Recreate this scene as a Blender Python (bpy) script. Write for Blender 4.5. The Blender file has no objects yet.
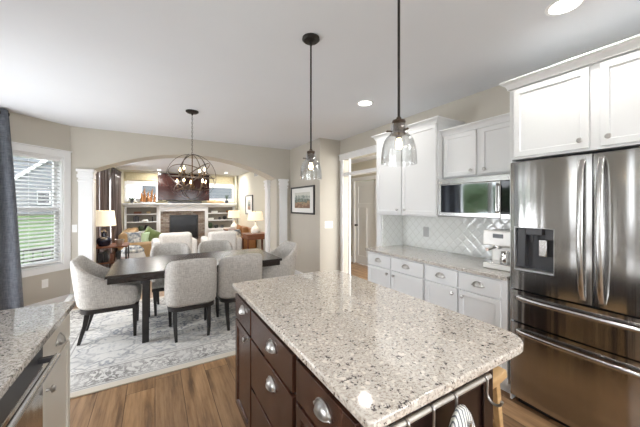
import bpy, bmesh, math, random
from mathutils import Vector, Matrix
random.seed(7)
R = math.radians
PI = math.pi
S = bpy.context.scene
COL = S.collection

# ------------------------------------------------------------------ camera
cam_d = bpy.data.cameras.new('camera')
cam = bpy.data.objects.new('camera', cam_d)
COL.objects.link(cam)
YAW = 30.42
cam.location = (0, 0, 1.45)
cam.rotation_euler = (R(90), 0, -R(YAW))
cam_d.sensor_width = 36
cam_d.lens = 36 * 281 / 640
cam_d.shift_y = -8.5 / 640
cam_d.clip_start = 0.05
S.camera = cam

# ------------------------------------------------------------------ world, lights, exposure
w = bpy.data.worlds.new('world')
S.world = w
w.use_nodes = True
wn = w.node_tree
bg = wn.nodes['Background']
sky = wn.nodes.new('ShaderNodeTexSky')
sky.sky_type = 'HOSEK_WILKIE'
sky.sun_direction = Vector((0.35, -0.45, 0.8)).normalized()
sky.turbidity = 6
mixw = wn.nodes.new('ShaderNodeMix')
mixw.data_type = 'RGBA'
mixw.inputs[0].default_value = 0.75
wn.links.new(sky.outputs[0], mixw.inputs[6])
mixw.inputs[7].default_value = (0.92, 0.96, 1.0, 1)
wn.links.new(mixw.outputs[2], bg.inputs[0])
bg.inputs[1].default_value = 6.0
S.view_settings.view_transform = 'Standard'
S.view_settings.look = 'None'
S.view_settings.exposure = 0.52
S.view_settings.gamma = 1.0
S.cycles.max_bounces = 8
S.cycles.diffuse_bounces = 5
S.cycles.glossy_bounces = 4
S.cycles.transparent_max_bounces = 24
S.cycles.use_denoising = True


def area(name, loc, target, sx, sy, power, col=(1, 1, 1)):
    l = bpy.data.lights.new(name, 'AREA')
    l.shape = 'RECTANGLE'
    l.size = sx
    l.size_y = sy
    l.energy = power
    l.color = col
    o = bpy.data.objects.new(name, l)
    COL.objects.link(o)
    o.location = loc
    d = Vector(target) - Vector(loc)
    o.rotation_euler = d.to_track_quat('-Z', 'Y').to_euler()
    return o


DAY = (0.92, 0.945, 1.0)
area('back_window_ceiling_fill', (-0.1, -2.75, 1.45), (0.2, 1.2, 3.2), 1.8, 1.4, 25, DAY)  # added fill lamp behind the camera, aimed up to brighten the ceiling
area('back_window_ceiling_fill', (1.9, -2.75, 1.45), (1.4, 1.2, 3.4), 1.3, 1.4, 16, DAY)  # second added fill behind the camera, also aimed at the ceiling
area('sink_window_ceiling_fill', (-1.3, 0.75, 1.5), (1.2, 1.6, 3.0), 1.0, 1.0, 10, DAY)  # added lamp outside the sink window, tilted up as ceiling fill
area('patio_door_ceiling_fill', (-2.3, 3.75, 0.75), (0.4, 3.8, 2.9), 1.4, 1.2, 66, DAY)  # added low lamp shining up through the door opening to lift the ceiling
area('living_window_fill', (-1.5, 7.6, 1.2), (0.8, 7.6, 2.3), 2.0, 1.4, 85, DAY)  # added lamp behind the curtained window, tilted up to brighten the living room
area('hall_fill', (3.7, 1.7, 1.9), (3.7, 4, 1.2), 0.9, 1.0, 55, (1, .99, .97))  # added fill for the dark hall; no window stands here


# ------------------------------------------------------------------ materials
def mk(name):
    m = bpy.data.materials.new(name)
    m.use_nodes = True
    nt = m.node_tree
    return m, nt, nt.nodes['Principled BSDF']


def mat(name, col, rough=0.5, metal=0.0, emit=None, es=0, noise=0, nscale=8, bump=0, bscale=60, coat=0, sheen=0):
    m, nt, b = mk(name)
    b.inputs['Base Color'].default_value = (*col, 1)
    b.inputs['Roughness'].default_value = rough
    b.inputs['Metallic'].default_value = metal
    b.inputs['Coat Weight'].default_value = coat
    b.inputs['Sheen Weight'].default_value = sheen
    if emit:
        b.inputs['Emission Color'].default_value = (*emit, 1)
        b.inputs['Emission Strength'].default_value = es
    tc = nt.nodes.new('ShaderNodeTexCoord')
    if noise:
        n = nt.nodes.new('ShaderNodeTexNoise')
        n.inputs['Scale'].default_value = nscale
        n.inputs['Detail'].default_value = 5
        nt.links.new(tc.outputs['Object'], n.inputs['Vector'])
        cr = nt.nodes.new('ShaderNodeValToRGB')
        cr.color_ramp.elements[0].position = 0.3
        cr.color_ramp.elements[1].position = 0.7
        cr.color_ramp.elements[0].color = (*[c * (1 - noise) for c in col], 1)
        cr.color_ramp.elements[1].color = (*[min(1, c * (1 + noise)) for c in col], 1)
        nt.links.new(n.outputs['Fac'], cr.inputs[0])
        nt.links.new(cr.outputs[0], b.inputs['Base Color'])
    if bump:
        n = nt.nodes.new('ShaderNodeTexNoise')
        n.inputs['Scale'].default_value = bscale
        nt.links.new(tc.outputs['Object'], n.inputs['Vector'])
        bp = nt.nodes.new('ShaderNodeBump')
        bp.inputs['Strength'].default_value = bump
        bp.inputs['Distance'].default_value = 0.004
        nt.links.new(n.outputs['Fac'], bp.inputs['Height'])
        nt.links.new(bp.outputs[0], b.inputs['Normal'])
    return m


class NT:
    """small helper for node graphs"""
    def __init__(s, name):
        s.m, s.nt, s.b = mk(name)
        s.tc = s.n('TexCoord')

    def n(s, t, **kw):
        nd = s.nt.nodes.new('ShaderNode' + t)
        for k, v in kw.items():
            if k.startswith('i_'):
                nd.inputs[k[2:].replace('_', ' ')].default_value = v
            else:
                setattr(nd, k, v)
        return nd

    def l(s, a, b):
        s.nt.links.new(a, b)

    def mapping(s, scale=(1, 1, 1), rot=(0, 0, 0), out='Object'):
        mp = s.n('Mapping')
        mp.inputs['Scale'].default_value = scale
        mp.inputs['Rotation'].default_value = rot
        s.l(s.tc.outputs[out], mp.inputs['Vector'])
        return mp.outputs[0]

    def noise(s, vec, scale, detail=4, rough=.55):
        n = s.n('TexNoise')
        n.inputs['Scale'].default_value = scale
        n.inputs['Detail'].default_value = detail
        n.inputs['Roughness'].default_value = rough
        s.l(vec, n.inputs['Vector'])
        return n.outputs['Fac']

    def ramp(s, fac, stops, interp='LINEAR'):
        r = s.n('ValToRGB')
        r.color_ramp.interpolation = interp
        e = r.color_ramp.elements
        while len(e) < len(stops):
            e.new(0.5)
        for k, (p, c) in enumerate(stops):
            e[k].position = p
            e[k].color = (*c, 1) if len(c) == 3 else c
        s.l(fac, r.inputs[0])
        return r.outputs[0]

    def mix(s, fac, a, b, blend='MIX'):
        x = s.n('Mix', data_type='RGBA', blend_type=blend)
        for v, i in ((fac, 0), (a, 6), (b, 7)):
            if isinstance(v, (int, float)):
                x.inputs[i].default_value = v
            elif isinstance(v, tuple):
                x.inputs[i].default_value = (*v, 1)
            else:
                s.l(v, x.inputs[i])
        return x.outputs[2]

    def math(s, op, a, b=0.0, c=0.0):
        x = s.n('Math', operation=op)
        for i, v in enumerate((a, b, c)):
            if isinstance(v, (int, float)):
                x.inputs[i].default_value = v
            else:
                s.l(v, x.inputs[i])
        return x.outputs[0]

    def bump(s, h, st=.3, dist=.004):
        bp = s.n('Bump')
        bp.inputs['Strength'].default_value = st
        bp.inputs['Distance'].default_value = dist
        s.l(h, bp.inputs['Height'])
        s.l(bp.outputs[0], s.b.inputs['Normal'])


def g(v):
    return tuple(((c / 255) / 12.92 if c / 255 <= .04045 else ((c / 255 + .055) / 1.055) ** 2.4) for c in v)


def granite(name, base, mid, dark):
    t = NT(name)
    v = t.mapping()
    n1 = t.noise(v, 9, 3)
    n2 = t.noise(v, 105, 4, .7)
    n3 = t.noise(v, 64, 3, .65)
    c = t.ramp(n1, [(.35, base), (.65, tuple(x * .9 for x in base))])
    f2 = t.ramp(n2, [(.48, (0, 0, 0)), (.57, (1, 1, 1))])
    c = t.mix(f2, c, mid)
    vo = t.n('TexVoronoi')
    vo.inputs['Scale'].default_value = 85
    t.l(v, vo.inputs['Vector'])
    f4 = t.ramp(vo.outputs['Color'], [(.78, (0, 0, 0)), (.84, (.75, .75, .75))])
    c = t.mix(f4, c, tuple(min(1, x * 1.25) for x in base))
    f3 = t.ramp(n3, [(.60, (0, 0, 0)), (.63, (1, 1, 1))])
    c = t.mix(f3, c, dark)
    n5 = t.noise(v, 42, 3, .6)
    f5 = t.ramp(n5, [(.68, (0, 0, 0)), (.72, (1, 1, 1))])
    c = t.mix(f5, c, tuple(x * .5 for x in dark))
    t.l(c, t.b.inputs['Base Color'])
    t.b.inputs['Roughness'].default_value = 0.05
    t.b.inputs['IOR'].default_value = 1.75
    t.b.inputs['Coat Weight'].default_value = .5
    t.b.inputs['Coat Roughness'].default_value = .03
    return t.m


def fabric(name, a, b, sc=1.0):
    t = NT(name)
    v1 = t.mapping((90 * sc, 90 * sc, 14 * sc))
    v2 = t.mapping((16 * sc, 16 * sc, 120 * sc))
    n1 = t.noise(v1, 1.6, 3)
    n2 = t.noise(v2, 1.6, 3)
    f = t.math('MULTIPLY', t.math('ADD', n1, n2), .5)
    c = t.ramp(f, [(.38, a), (.62, b)])
    t.l(c, t.b.inputs['Base Color'])
    t.b.inputs['Roughness'].default_value = .95
    t.bump(f, .35, .004)
    return t.m


def woodmat(name, a, b, rough=.4, axis=1, sc=1.0, bump=.08):
    t = NT(name)
    s = [22 * sc, 22 * sc, 22 * sc]
    s[axis] = 1.6 * sc
    v = t.mapping(tuple(s))
    n = t.noise(v, 1.0, 6, .6)
    c = t.ramp(n, [(.3, a), (.7, b)])
    t.l(c, t.b.inputs['Base Color'])
    t.b.inputs['Roughness'].default_value = rough
    t.bump(n, bump, .003)
    return t.m


def floor_mat():
    t = NT('oak_plank_floor')
    sep = t.n('SeparateXYZ')
    t.l(t.tc.outputs['Object'], sep.inputs[0])
    X, Y = sep.outputs[0], sep.outputs[1]
    W_, L_ = .19, 1.35
    row = t.math('FLOOR', t.math('DIVIDE', X, W_))
    off = t.math('MULTIPLY', t.math('FRACT', t.math('MULTIPLY', t.math('SINE', t.math('MULTIPLY', row, 12.9898)), 43758.5)), L_)
    yy = t.math('DIVIDE', t.math('ADD', Y, off), L_)
    idx = t.math('FLOOR', yy)
    rnd = t.math('FRACT', t.math('MULTIPLY', t.math('SINE', t.math('ADD', t.math('MULTIPLY', row, 78.233), t.math('MULTIPLY', idx, 37.719))), 43758.5))
    comb = t.n('CombineXYZ')
    t.l(t.math('ADD', t.math('MULTIPLY', X, 13), t.math('MULTIPLY', rnd, 30)), comb.inputs[0])
    t.l(t.math('MULTIPLY', Y, 1.5), comb.inputs[1])
    t.l(rnd, comb.inputs[2])
    n = t.noise(comb.outputs[0], 1.0, 6, .6)
    comb2 = t.n('CombineXYZ')
    t.l(t.math('ADD', t.math('MULTIPLY', X, 60), t.math('MULTIPLY', rnd, 30)), comb2.inputs[0])
    t.l(t.math('MULTIPLY', Y, 3), comb2.inputs[1])
    n2 = t.noise(comb2.outputs[0], 1.0, 4, .6)
    c = t.ramp(n, [(.33, g((78, 56, 42))), (.45, g((142, 108, 76))), (.6, g((174, 138, 102))), (.8, g((196, 162, 124)))])
    c = t.mix(.3, c, t.ramp(n2, [(.3, g((104, 76, 52))), (.7, g((202, 168, 130)))]))
    tint = t.ramp(rnd, [(0, (.72, .70, .68)), (.5, (1, 1, 1)), (1, (1.12, 1.1, 1.05))])
    c = t.mix(1.0, c, tint, 'MULTIPLY')
    fx = t.math('FRACT', t.math('DIVIDE', X, W_))
    fy = t.math('FRACT', yy)
    gx = t.math('GREATER_THAN', t.math('ABSOLUTE', t.math('SUBTRACT', fx, .5)), .488)
    gy = t.math('GREATER_THAN', t.math('ABSOLUTE', t.math('SUBTRACT', fy, .5)), .4985)
    gap = t.math('MAXIMUM', gx, gy)
    c = t.mix(t.math('MULTIPLY', gap, .7), c, g((48, 30, 20)))
    t.l(c, t.b.inputs['Base Color'])
    t.b.inputs['Roughness'].default_value = .33
    t.bump(t.math('SUBTRACT', t.math('MULTIPLY', n, .3), gap), .25, .003)
    return t.m


def rug_mat(hx, hy):
    t = NT('faded_rug')
    sep = t.n('SeparateXYZ')
    t.l(t.tc.outputs['Object'], sep.inputs[0])
    X, Y = sep.outputs[0], sep.outputs[1]
    ax, ay = t.math('ABSOLUTE', X), t.math('ABSOLUTE', Y)
    dx, dy = t.math('SUBTRACT', hx, ax), t.math('SUBTRACT', hy, ay)
    e = t.math('MINIMUM', dx, dy)                       # distance to the rug's edge
    # mirrored ornament coordinates
    comb = t.n('CombineXYZ')
    t.l(t.math('PINGPONG', X, .42), comb.inputs[0])
    t.l(t.math('PINGPONG', Y, .38), comb.inputs[1])
    wn_ = t.n('TexNoise')
    wn_.inputs['Scale'].default_value = 5
    t.l(comb.outputs[0], wn_.inputs['Vector'])
    warp = t.n('VectorMath', operation='MULTIPLY_ADD')
    t.l(wn_.outputs['Color'], warp.inputs[0])
    warp.inputs[1].default_value = (.22, .22, .22)
    t.l(comb.outputs[0], warp.inputs[2])
    vo = t.n('TexVoronoi', feature='DISTANCE_TO_EDGE')
    vo.inputs['Scale'].default_value = 7
    t.l(warp.outputs[0], vo.inputs['Vector'])
    n0 = t.noise(warp.outputs[0], 17, 4, .6)
    lines = t.ramp(vo.outputs['Distance'], [(.015, (1, 1, 1)), (.08, (0, 0, 0))])
    blobs = t.ramp(n0, [(.54, (0, 0, 0)), (.6, (1, 1, 1))])
    # border ornament, finer
    vb = t.n('TexVoronoi', feature='DISTANCE_TO_EDGE')
    vb.inputs['Scale'].default_value = 15
    t.l(warp.outputs[0], vb.inputs['Vector'])
    bl = t.ramp(t.noise(warp.outputs[0], 24, 3, .6), [(.47, (0, 0, 0)), (.52, (1, 1, 1)), (.60, (1, 1, 1)), (.64, (.2, .2, .2))])
    inb = t.math('MULTIPLY', t.math('GREATER_THAN', e, .10), t.math('LESS_THAN', e, .36))
    field = t.math('GREATER_THAN', e, .40)
    # guard stripes
    st = None
    for p, wd in ((.085, .007), (.11, .004), (.35, .007), (.385, .005)):
        q = t.math('LESS_THAN', t.math('ABSOLUTE', t.math('SUBTRACT', e, p)), wd)
        st = q if st is None else t.math('MAXIMUM', st, q)
    fade = t.ramp(t.noise(t.mapping(), 3.2, 4, .6), [(.35, (.25, .25, .25)), (.65, (1, 1, 1))])
    base = t.ramp(t.noise(t.mapping(), 2.3, 3), [(.35, g((212, 210, 206))), (.65, g((228, 225, 219)))])
    # medallion: lozenge around the centre
    lz = t.math('ADD', t.math('DIVIDE', ax, 1.15), t.math('DIVIDE', ay, .72))
    lzi = t.math('LESS_THAN', lz, .8)
    lzl = t.math('LESS_THAN', t.math('ABSOLUTE', t.math('SUBTRACT', lz, .82)), .016)
    grey, blue = g((112, 114, 120)), g((146, 150, 158))
    c = t.mix(t.math('MULTIPLY', t.math('MULTIPLY', lzi, blobs), .75), base, g((84, 92, 106)))
    c = t.mix(t.math('MULTIPLY', t.math('MULTIPLY', field, blobs), t.math('MULTIPLY', fade, .8)), c, blue)
    c = t.mix(t.math('MULTIPLY', t.math('MULTIPLY', field, t.math('MAXIMUM', lines, lzl)), t.math('MULTIPLY', fade, .7)), c, grey)
    c = t.mix(t.math('MULTIPLY', t.math('MULTIPLY', inb, bl), t.math('MULTIPLY', fade, .9)), c, g((112, 107, 105)))
    c = t.mix(t.math('MULTIPLY', st, .75), c, g((150, 146, 142)))
    c = t.mix(t.math('LESS_THAN', e, .07), c, g((214, 205, 190)))
    fz = t.noise(t.mapping((1, 1, 1)), 240, 2)
    c = t.mix(.12, c, t.ramp(fz, [(.4, (.35, .35, .35)), (.6, (1, 1, 1))]), 'MULTIPLY')
    t.l(c, t.b.inputs['Base Color'])
    t.b.inputs['Roughness'].default_value = .95
    t.bump(fz, .4, .004)
    return t.m


def tile_mat():
    t = NT('glazed_diamond_tile')
    sep = t.n('SeparateXYZ')
    t.l(t.tc.outputs['Object'], sep.inputs[0])
    hcoord = t.math('ADD', sep.outputs[0], sep.outputs[1])
    a = t.math('FRACT', t.math('DIVIDE', t.math('ADD', hcoord, sep.outputs[2]), .105))
    b = t.math('FRACT', t.math('DIVIDE', t.math('SUBTRACT', hcoord, sep.outputs[2]), .105))
    ga = t.math('ABSOLUTE', t.math('SUBTRACT', a, .5))
    gb = t.math('ABSOLUTE', t.math('SUBTRACT', b, .5))
    mx = t.math('MAXIMUM', ga, gb)
    f = t.ramp(mx, [(.455, (0, 0, 0)), (.475, (1, 1, 1))])
    c = t.mix(f, g((238, 240, 237)), g((220, 221, 216)))
    t.l(c, t.b.inputs['Base Color'])
    t.b.inputs['Roughness'].default_value = .07
    hgt = t.ramp(mx, [(.3, (1, 1, 1)), (.5, (0, 0, 0))])
    wv = t.noise(t.mapping(), 9, 1)
    t.bump(t.math('ADD', hgt, t.math('MULTIPLY', wv, .6)), .3, .004)
    return t.m


def stone_mat():
    t = NT('ledge_stone')
    br = t.n('TexBrick')
    sep = t.n('SeparateXYZ')
    t.l(t.tc.outputs['Object'], sep.inputs[0])
    cb = t.n('CombineXYZ')
    t.l(sep.outputs[0], cb.inputs[0])
    t.l(sep.outputs[2], cb.inputs[1])
    t.l(cb.outputs[0], br.inputs['Vector'])
    br.inputs['Scale'].default_value = 6
    br.inputs['Mortar Size'].default_value = .015
    br.inputs['Color1'].default_value = (*g((128, 108, 92)), 1)
    br.inputs['Color2'].default_value = (*g((176, 168, 158)), 1)
    br.inputs['Mortar'].default_value = (*g((80, 74, 68)), 1)
    br.inputs['Brick Width'].default_value = .8
    br.inputs['Row Height'].default_value = .3
    n = t.noise(t.mapping(), 12, 4)
    c = t.mix(.5, br.outputs['Color'], t.ramp(n, [(.3, g((98, 78, 66))), (.7, g((205, 200, 192)))]), 'MULTIPLY')
    c = t.mix(.35, c, br.outputs['Color'])
    t.l(c, t.b.inputs['Base Color'])
    t.b.inputs['Roughness'].default_value = .85
    t.bump(br.outputs['Fac'], .5, .01)
    return t.m


def steel_mat(name, col=(.44, .43, .42), rough=.17, wavy=0.0):
    t = NT(name)
    n = t.noise(t.mapping((260, 260, 1.2)), 1, 3)
    t.b.inputs['Base Color'].default_value = (*col, 1)
    t.b.inputs['Metallic'].default_value = 1
    t.l(t.ramp(n, [(.2, (rough * .8,) * 3), (.8, (rough * 1.3,) * 3)]), t.b.inputs['Roughness'])
    if wavy:
        w2 = t.noise(t.mapping((7, 7, .35)), 1, 2)
        t.bump(t.math('ADD', t.math('MULTIPLY', n, .012), w2), wavy, .02)
    return t.m


def clear_mat(name, tint=(1, 1, 1), gl=.05, edge=.6):
    m = bpy.data.materials.new(name)
    m.use_nodes = True
    nt = m.node_tree
    nt.nodes.remove(nt.nodes['Principled BSDF'])
    out = nt.nodes['Material Output']
    tr = nt.nodes.new('ShaderNodeBsdfTransparent')
    tr.inputs[0].default_value = (*tint, 1)
    go = nt.nodes.new('ShaderNodeBsdfGlossy')
    go.inputs['Roughness'].default_value = .02
    lw = nt.nodes.new('ShaderNodeLayerWeight')
    lw.inputs[0].default_value = .25
    mr = nt.nodes.new('ShaderNodeMapRange')
    mr.inputs[3].default_value = gl
    mr.inputs[4].default_value = edge
    nt.links.new(lw.outputs['Facing'], mr.inputs[0])
    mx = nt.nodes.new('ShaderNodeMixShader')
    nt.links.new(mr.outputs[0], mx.inputs[0])
    nt.links.new(tr.outputs[0], mx.inputs[1])
    nt.links.new(go.outputs[0], mx.inputs[2])
    nt.links.new(mx.outputs[0], out.inputs[0])
    return m


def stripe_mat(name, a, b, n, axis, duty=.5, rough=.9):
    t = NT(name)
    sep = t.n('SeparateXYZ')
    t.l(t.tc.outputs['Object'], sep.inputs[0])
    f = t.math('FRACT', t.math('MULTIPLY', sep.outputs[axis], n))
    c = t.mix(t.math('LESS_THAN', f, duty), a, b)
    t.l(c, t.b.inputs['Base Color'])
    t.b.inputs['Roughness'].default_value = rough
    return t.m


M = {}
M['wall'] = mat('greige_wall_paint', g((194, 188, 177)), .75, noise=.015, nscale=3)
M['wall_warm'] = mat('cream_wall_paint', g((208, 203, 187)), .75, noise=.015, nscale=3)
M['gold_wall'] = mat('straw_wall_paint', g((200, 190, 156)), .75, noise=.015, nscale=3)
M['ceiling'] = mat('ceiling_paint', g((222, 224, 228)), .9, noise=.01, nscale=2)
M['white'] = mat('white_painted_wood', g((226, 227, 227)), .38, noise=.01, nscale=4)
M['trimwhite'] = mat('white_trim_paint', g((236, 236, 236)), .45, noise=.01, nscale=4)
M['greige_cab'] = mat('greige_cabinet_paint', g((216, 210, 198)), .4, noise=.01, nscale=4)
M['cherry'] = woodmat('dark_cherry_wood', g((50, 31, 24)), g((84, 54, 41)), .27, 2, .8, .03)
M['cherry_dark'] = woodmat('dark_cherry_frame', g((26, 15, 13)), g((44, 26, 21)), .3, 2, .8, .03)
M['espresso'] = woodmat('espresso_table_wood', g((24, 18, 16)), g((46, 36, 31)), .25, 0, 1.0, .05)
M['blackwood'] = mat('black_stained_wood', g((30, 27, 26)), .4, noise=.2, nscale=20)
M['floor'] = floor_mat()
M['granite'] = granite('speckled_granite', g((224, 216, 205)), g((184, 171, 158)), g((86, 78, 76)))
M['granite2'] = granite('grey_speckled_granite', g((212, 206, 198)), g((160, 152, 144)), g((96, 88, 84)))
M['fabric'] = fabric('oatmeal_tweed', g((166, 161, 155)), g((208, 204, 198)))
M['white_fabric'] = fabric('off_white_weave', g((206, 203, 198)), g((232, 230, 226)))
M['steel'] = steel_mat('brushed_stainless', rough=.17, wavy=.5)
M['steel_h'] = steel_mat('polished_stainless_bar', (.56, .55, .535), .22)
M['nickel'] = mat('satin_nickel', (.50, .485, .465), .33, 1, noise=.03)
M['rail_nickel'] = mat('light_satin_rail', (.72, .69, .64), .42, .8, noise=.02)
M['bronze'] = mat('oil_rubbed_bronze', g((38, 33, 30)), .5, .3, noise=.1, nscale=30)
M['ringmetal'] = mat('burnished_ring_metal', g((120, 110, 100)), .35, .85, noise=.1, nscale=30)
M['aged_bronze'] = mat('aged_bronze', g((112, 90, 68)), .4, .8, noise=.1, nscale=30)
M['socket'] = mat('brushed_bronze_socket', g((86, 74, 64)), .35, .8, noise=.1, nscale=30)
M['black'] = mat('black_plastic', (.012, .012, .013), .3, noise=.1)
M['mirror_glass'] = mat('mirrored_dark_glass', (.30, .31, .32), .05, 1, noise=.02)
M['blackgloss'] = mat('black_glass', (.008, .008, .009), .05, noise=.1)
M['darkgrey'] = mat('dark_grey_plastic', (.05, .05, .055), .4, noise=.1)
M['tile'] = tile_mat()
M['stone'] = stone_mat()
M['pane'] = clear_mat('window_glass', gl=.03, edge=.35)
M['jar'] = clear_mat('clear_pendant_glass', tint=(.95, .955, .955), gl=.07, edge=.9)
M['bulb'] = mat('warm_bulb', (1, .8, .5), .3, emit=(1, .74, .42), es=12)
M['down'] = mat('downlight_lens', (1, 1, 1), .5, emit=(1, .97, .92), es=6)
M['slat'] = mat('white_blind_slat', g((214, 214, 214)), .5, noise=.01)
M['plate'] = mat('white_plastic_plate', g((238, 238, 236)), .35, noise=.01)
M['curtain'] = fabric('charcoal_curtain', g((80, 83, 90)), g((110, 114, 122)), .6)
M['brown_curtain'] = mat('brown_satin_curtain', g((70, 54, 50)), .3, noise=.1, nscale=5, sheen=.3)
M['leather'] = mat('tan_leather', g((164, 132, 90)), .45, noise=.12, nscale=9, bump=.2, bscale=180)
M['leather2'] = mat('cognac_leather', g((160, 112, 68)), .45, noise=.12, nscale=9, bump=.2, bscale=180)
M['shade'] = mat('linen_lampshade', g((240, 226, 196)), .9, emit=(1, .88, .68), es=.4, noise=.02)
M['oak'] = woodmat('light_oak', g((186, 146, 96)), g((222, 186, 136)), .4, 0, 1, .05)
M['mahogany'] = woodmat('reddish_wood', g((92, 50, 28)), g((138, 82, 48)), .35, 0, 1, .05)
M['orange'] = woodmat('orange_carved_wood', g((104, 66, 34)), g((150, 100, 54)), .45, 2, 1.5, .1)
M['driftwood'] = woodmat('bleached_driftwood', g((176, 142, 100)), g((214, 190, 152)), .8, 0, 1, .1)
M['green'] = mat('olive_velvet', g((108, 122, 72)), .9, noise=.15, nscale=14, sheen=.4)
M['mint'] = mat('mint_cotton', g((186, 208, 172)), .9, noise=.04, nscale=20)
M['plant'] = mat('dark_leaf', g((52, 68, 44)), .6, noise=.2, nscale=20)
M['navy_glaze'] = mat('navy_glaze', g((30, 32, 48)), .15, noise=.2, nscale=12)
M['shelfback'] = mat('taupe_shelf_back', g((132, 126, 116)), .7, noise=.04)
M['lawn'] = mat('lawn_grass', (.042, .088, .018), .9, noise=.3, nscale=3, bump=.6, bscale=30)
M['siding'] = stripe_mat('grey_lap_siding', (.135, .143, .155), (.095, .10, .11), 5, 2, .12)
M['hedge'] = mat('hedge_leaves', (.03, .06, .018), .8, noise=.5, nscale=9)
M['deck'] = mat('dark_deck_wood', (.018, .014, .012), .7, noise=.2, nscale=12)
M['towel'] = stripe_mat('striped_towel', g((236, 234, 228)), g((112, 116, 124)), 95, 0, .34)
M['patterned'] = fabric('floral_print', g((70, 84, 100)), g((226, 222, 212)), .12)
M['screen'] = mat('tv_screen', g((46, 22, 18)), .12, noise=.3, nscale=2.2)
M['darkstone'] = mat('firebox_black', g((22, 24, 28)), .25, noise=.3, nscale=3)
M['paper'] = mat('white_mat_board', g((236, 236, 232)), .6, noise=.01)
M['roman'] = fabric('khaki_roman_shade', g((168, 158, 128)), g((188, 178, 148)), .5)
M['wicker'] = mat('brown_wicker', g((126, 84, 50)), .7, noise=.3, nscale=60, bump=.5, bscale=90)
M['chrome'] = mat('chrome', (.8, .8, .8), .08, 1, noise=.01)
M['red_books'] = mat('brown_book_cloth', g((120, 78, 58)), .7, noise=.1)
M['cream_glaze'] = mat('white_ceramic', g((234, 232, 226)), .2, noise=.01)
M['vent'] = mat('vent_metal', g((206, 204, 198)), .5, noise=.02)
M['grout_plate'] = mat('brushed_metal_plate', g((186, 186, 186)), .35, .6, noise=.02)
M['roof'] = mat('roof_shingle', g((104, 104, 108)), .9, noise=.2, nscale=10)


def art_mat():
    t = NT('landscape_print')
    sep = t.n('SeparateXYZ')
    t.l(t.tc.outputs['Generated'], sep.inputs[0])
    n = t.noise(t.mapping((1, 1, 1), out='Generated'), 6, 5, .6)
    hgt = t.math('ADD', sep.outputs[2], t.math('MULTIPLY', t.math('SUBTRACT', n, .5), 1.3))
    c = t.ramp(hgt, [(.1, g((122, 92, 74))), (.32, g((168, 140, 112))), (.45, g((82, 96, 84))), (.62, g((134, 146, 138))), (.85, g((206, 206, 196)))])
    t.l(c, t.b.inputs['Base Color'])
    t.b.inputs['Roughness'].default_value = .5
    return t.m


M['art'] = art_mat()


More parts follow.
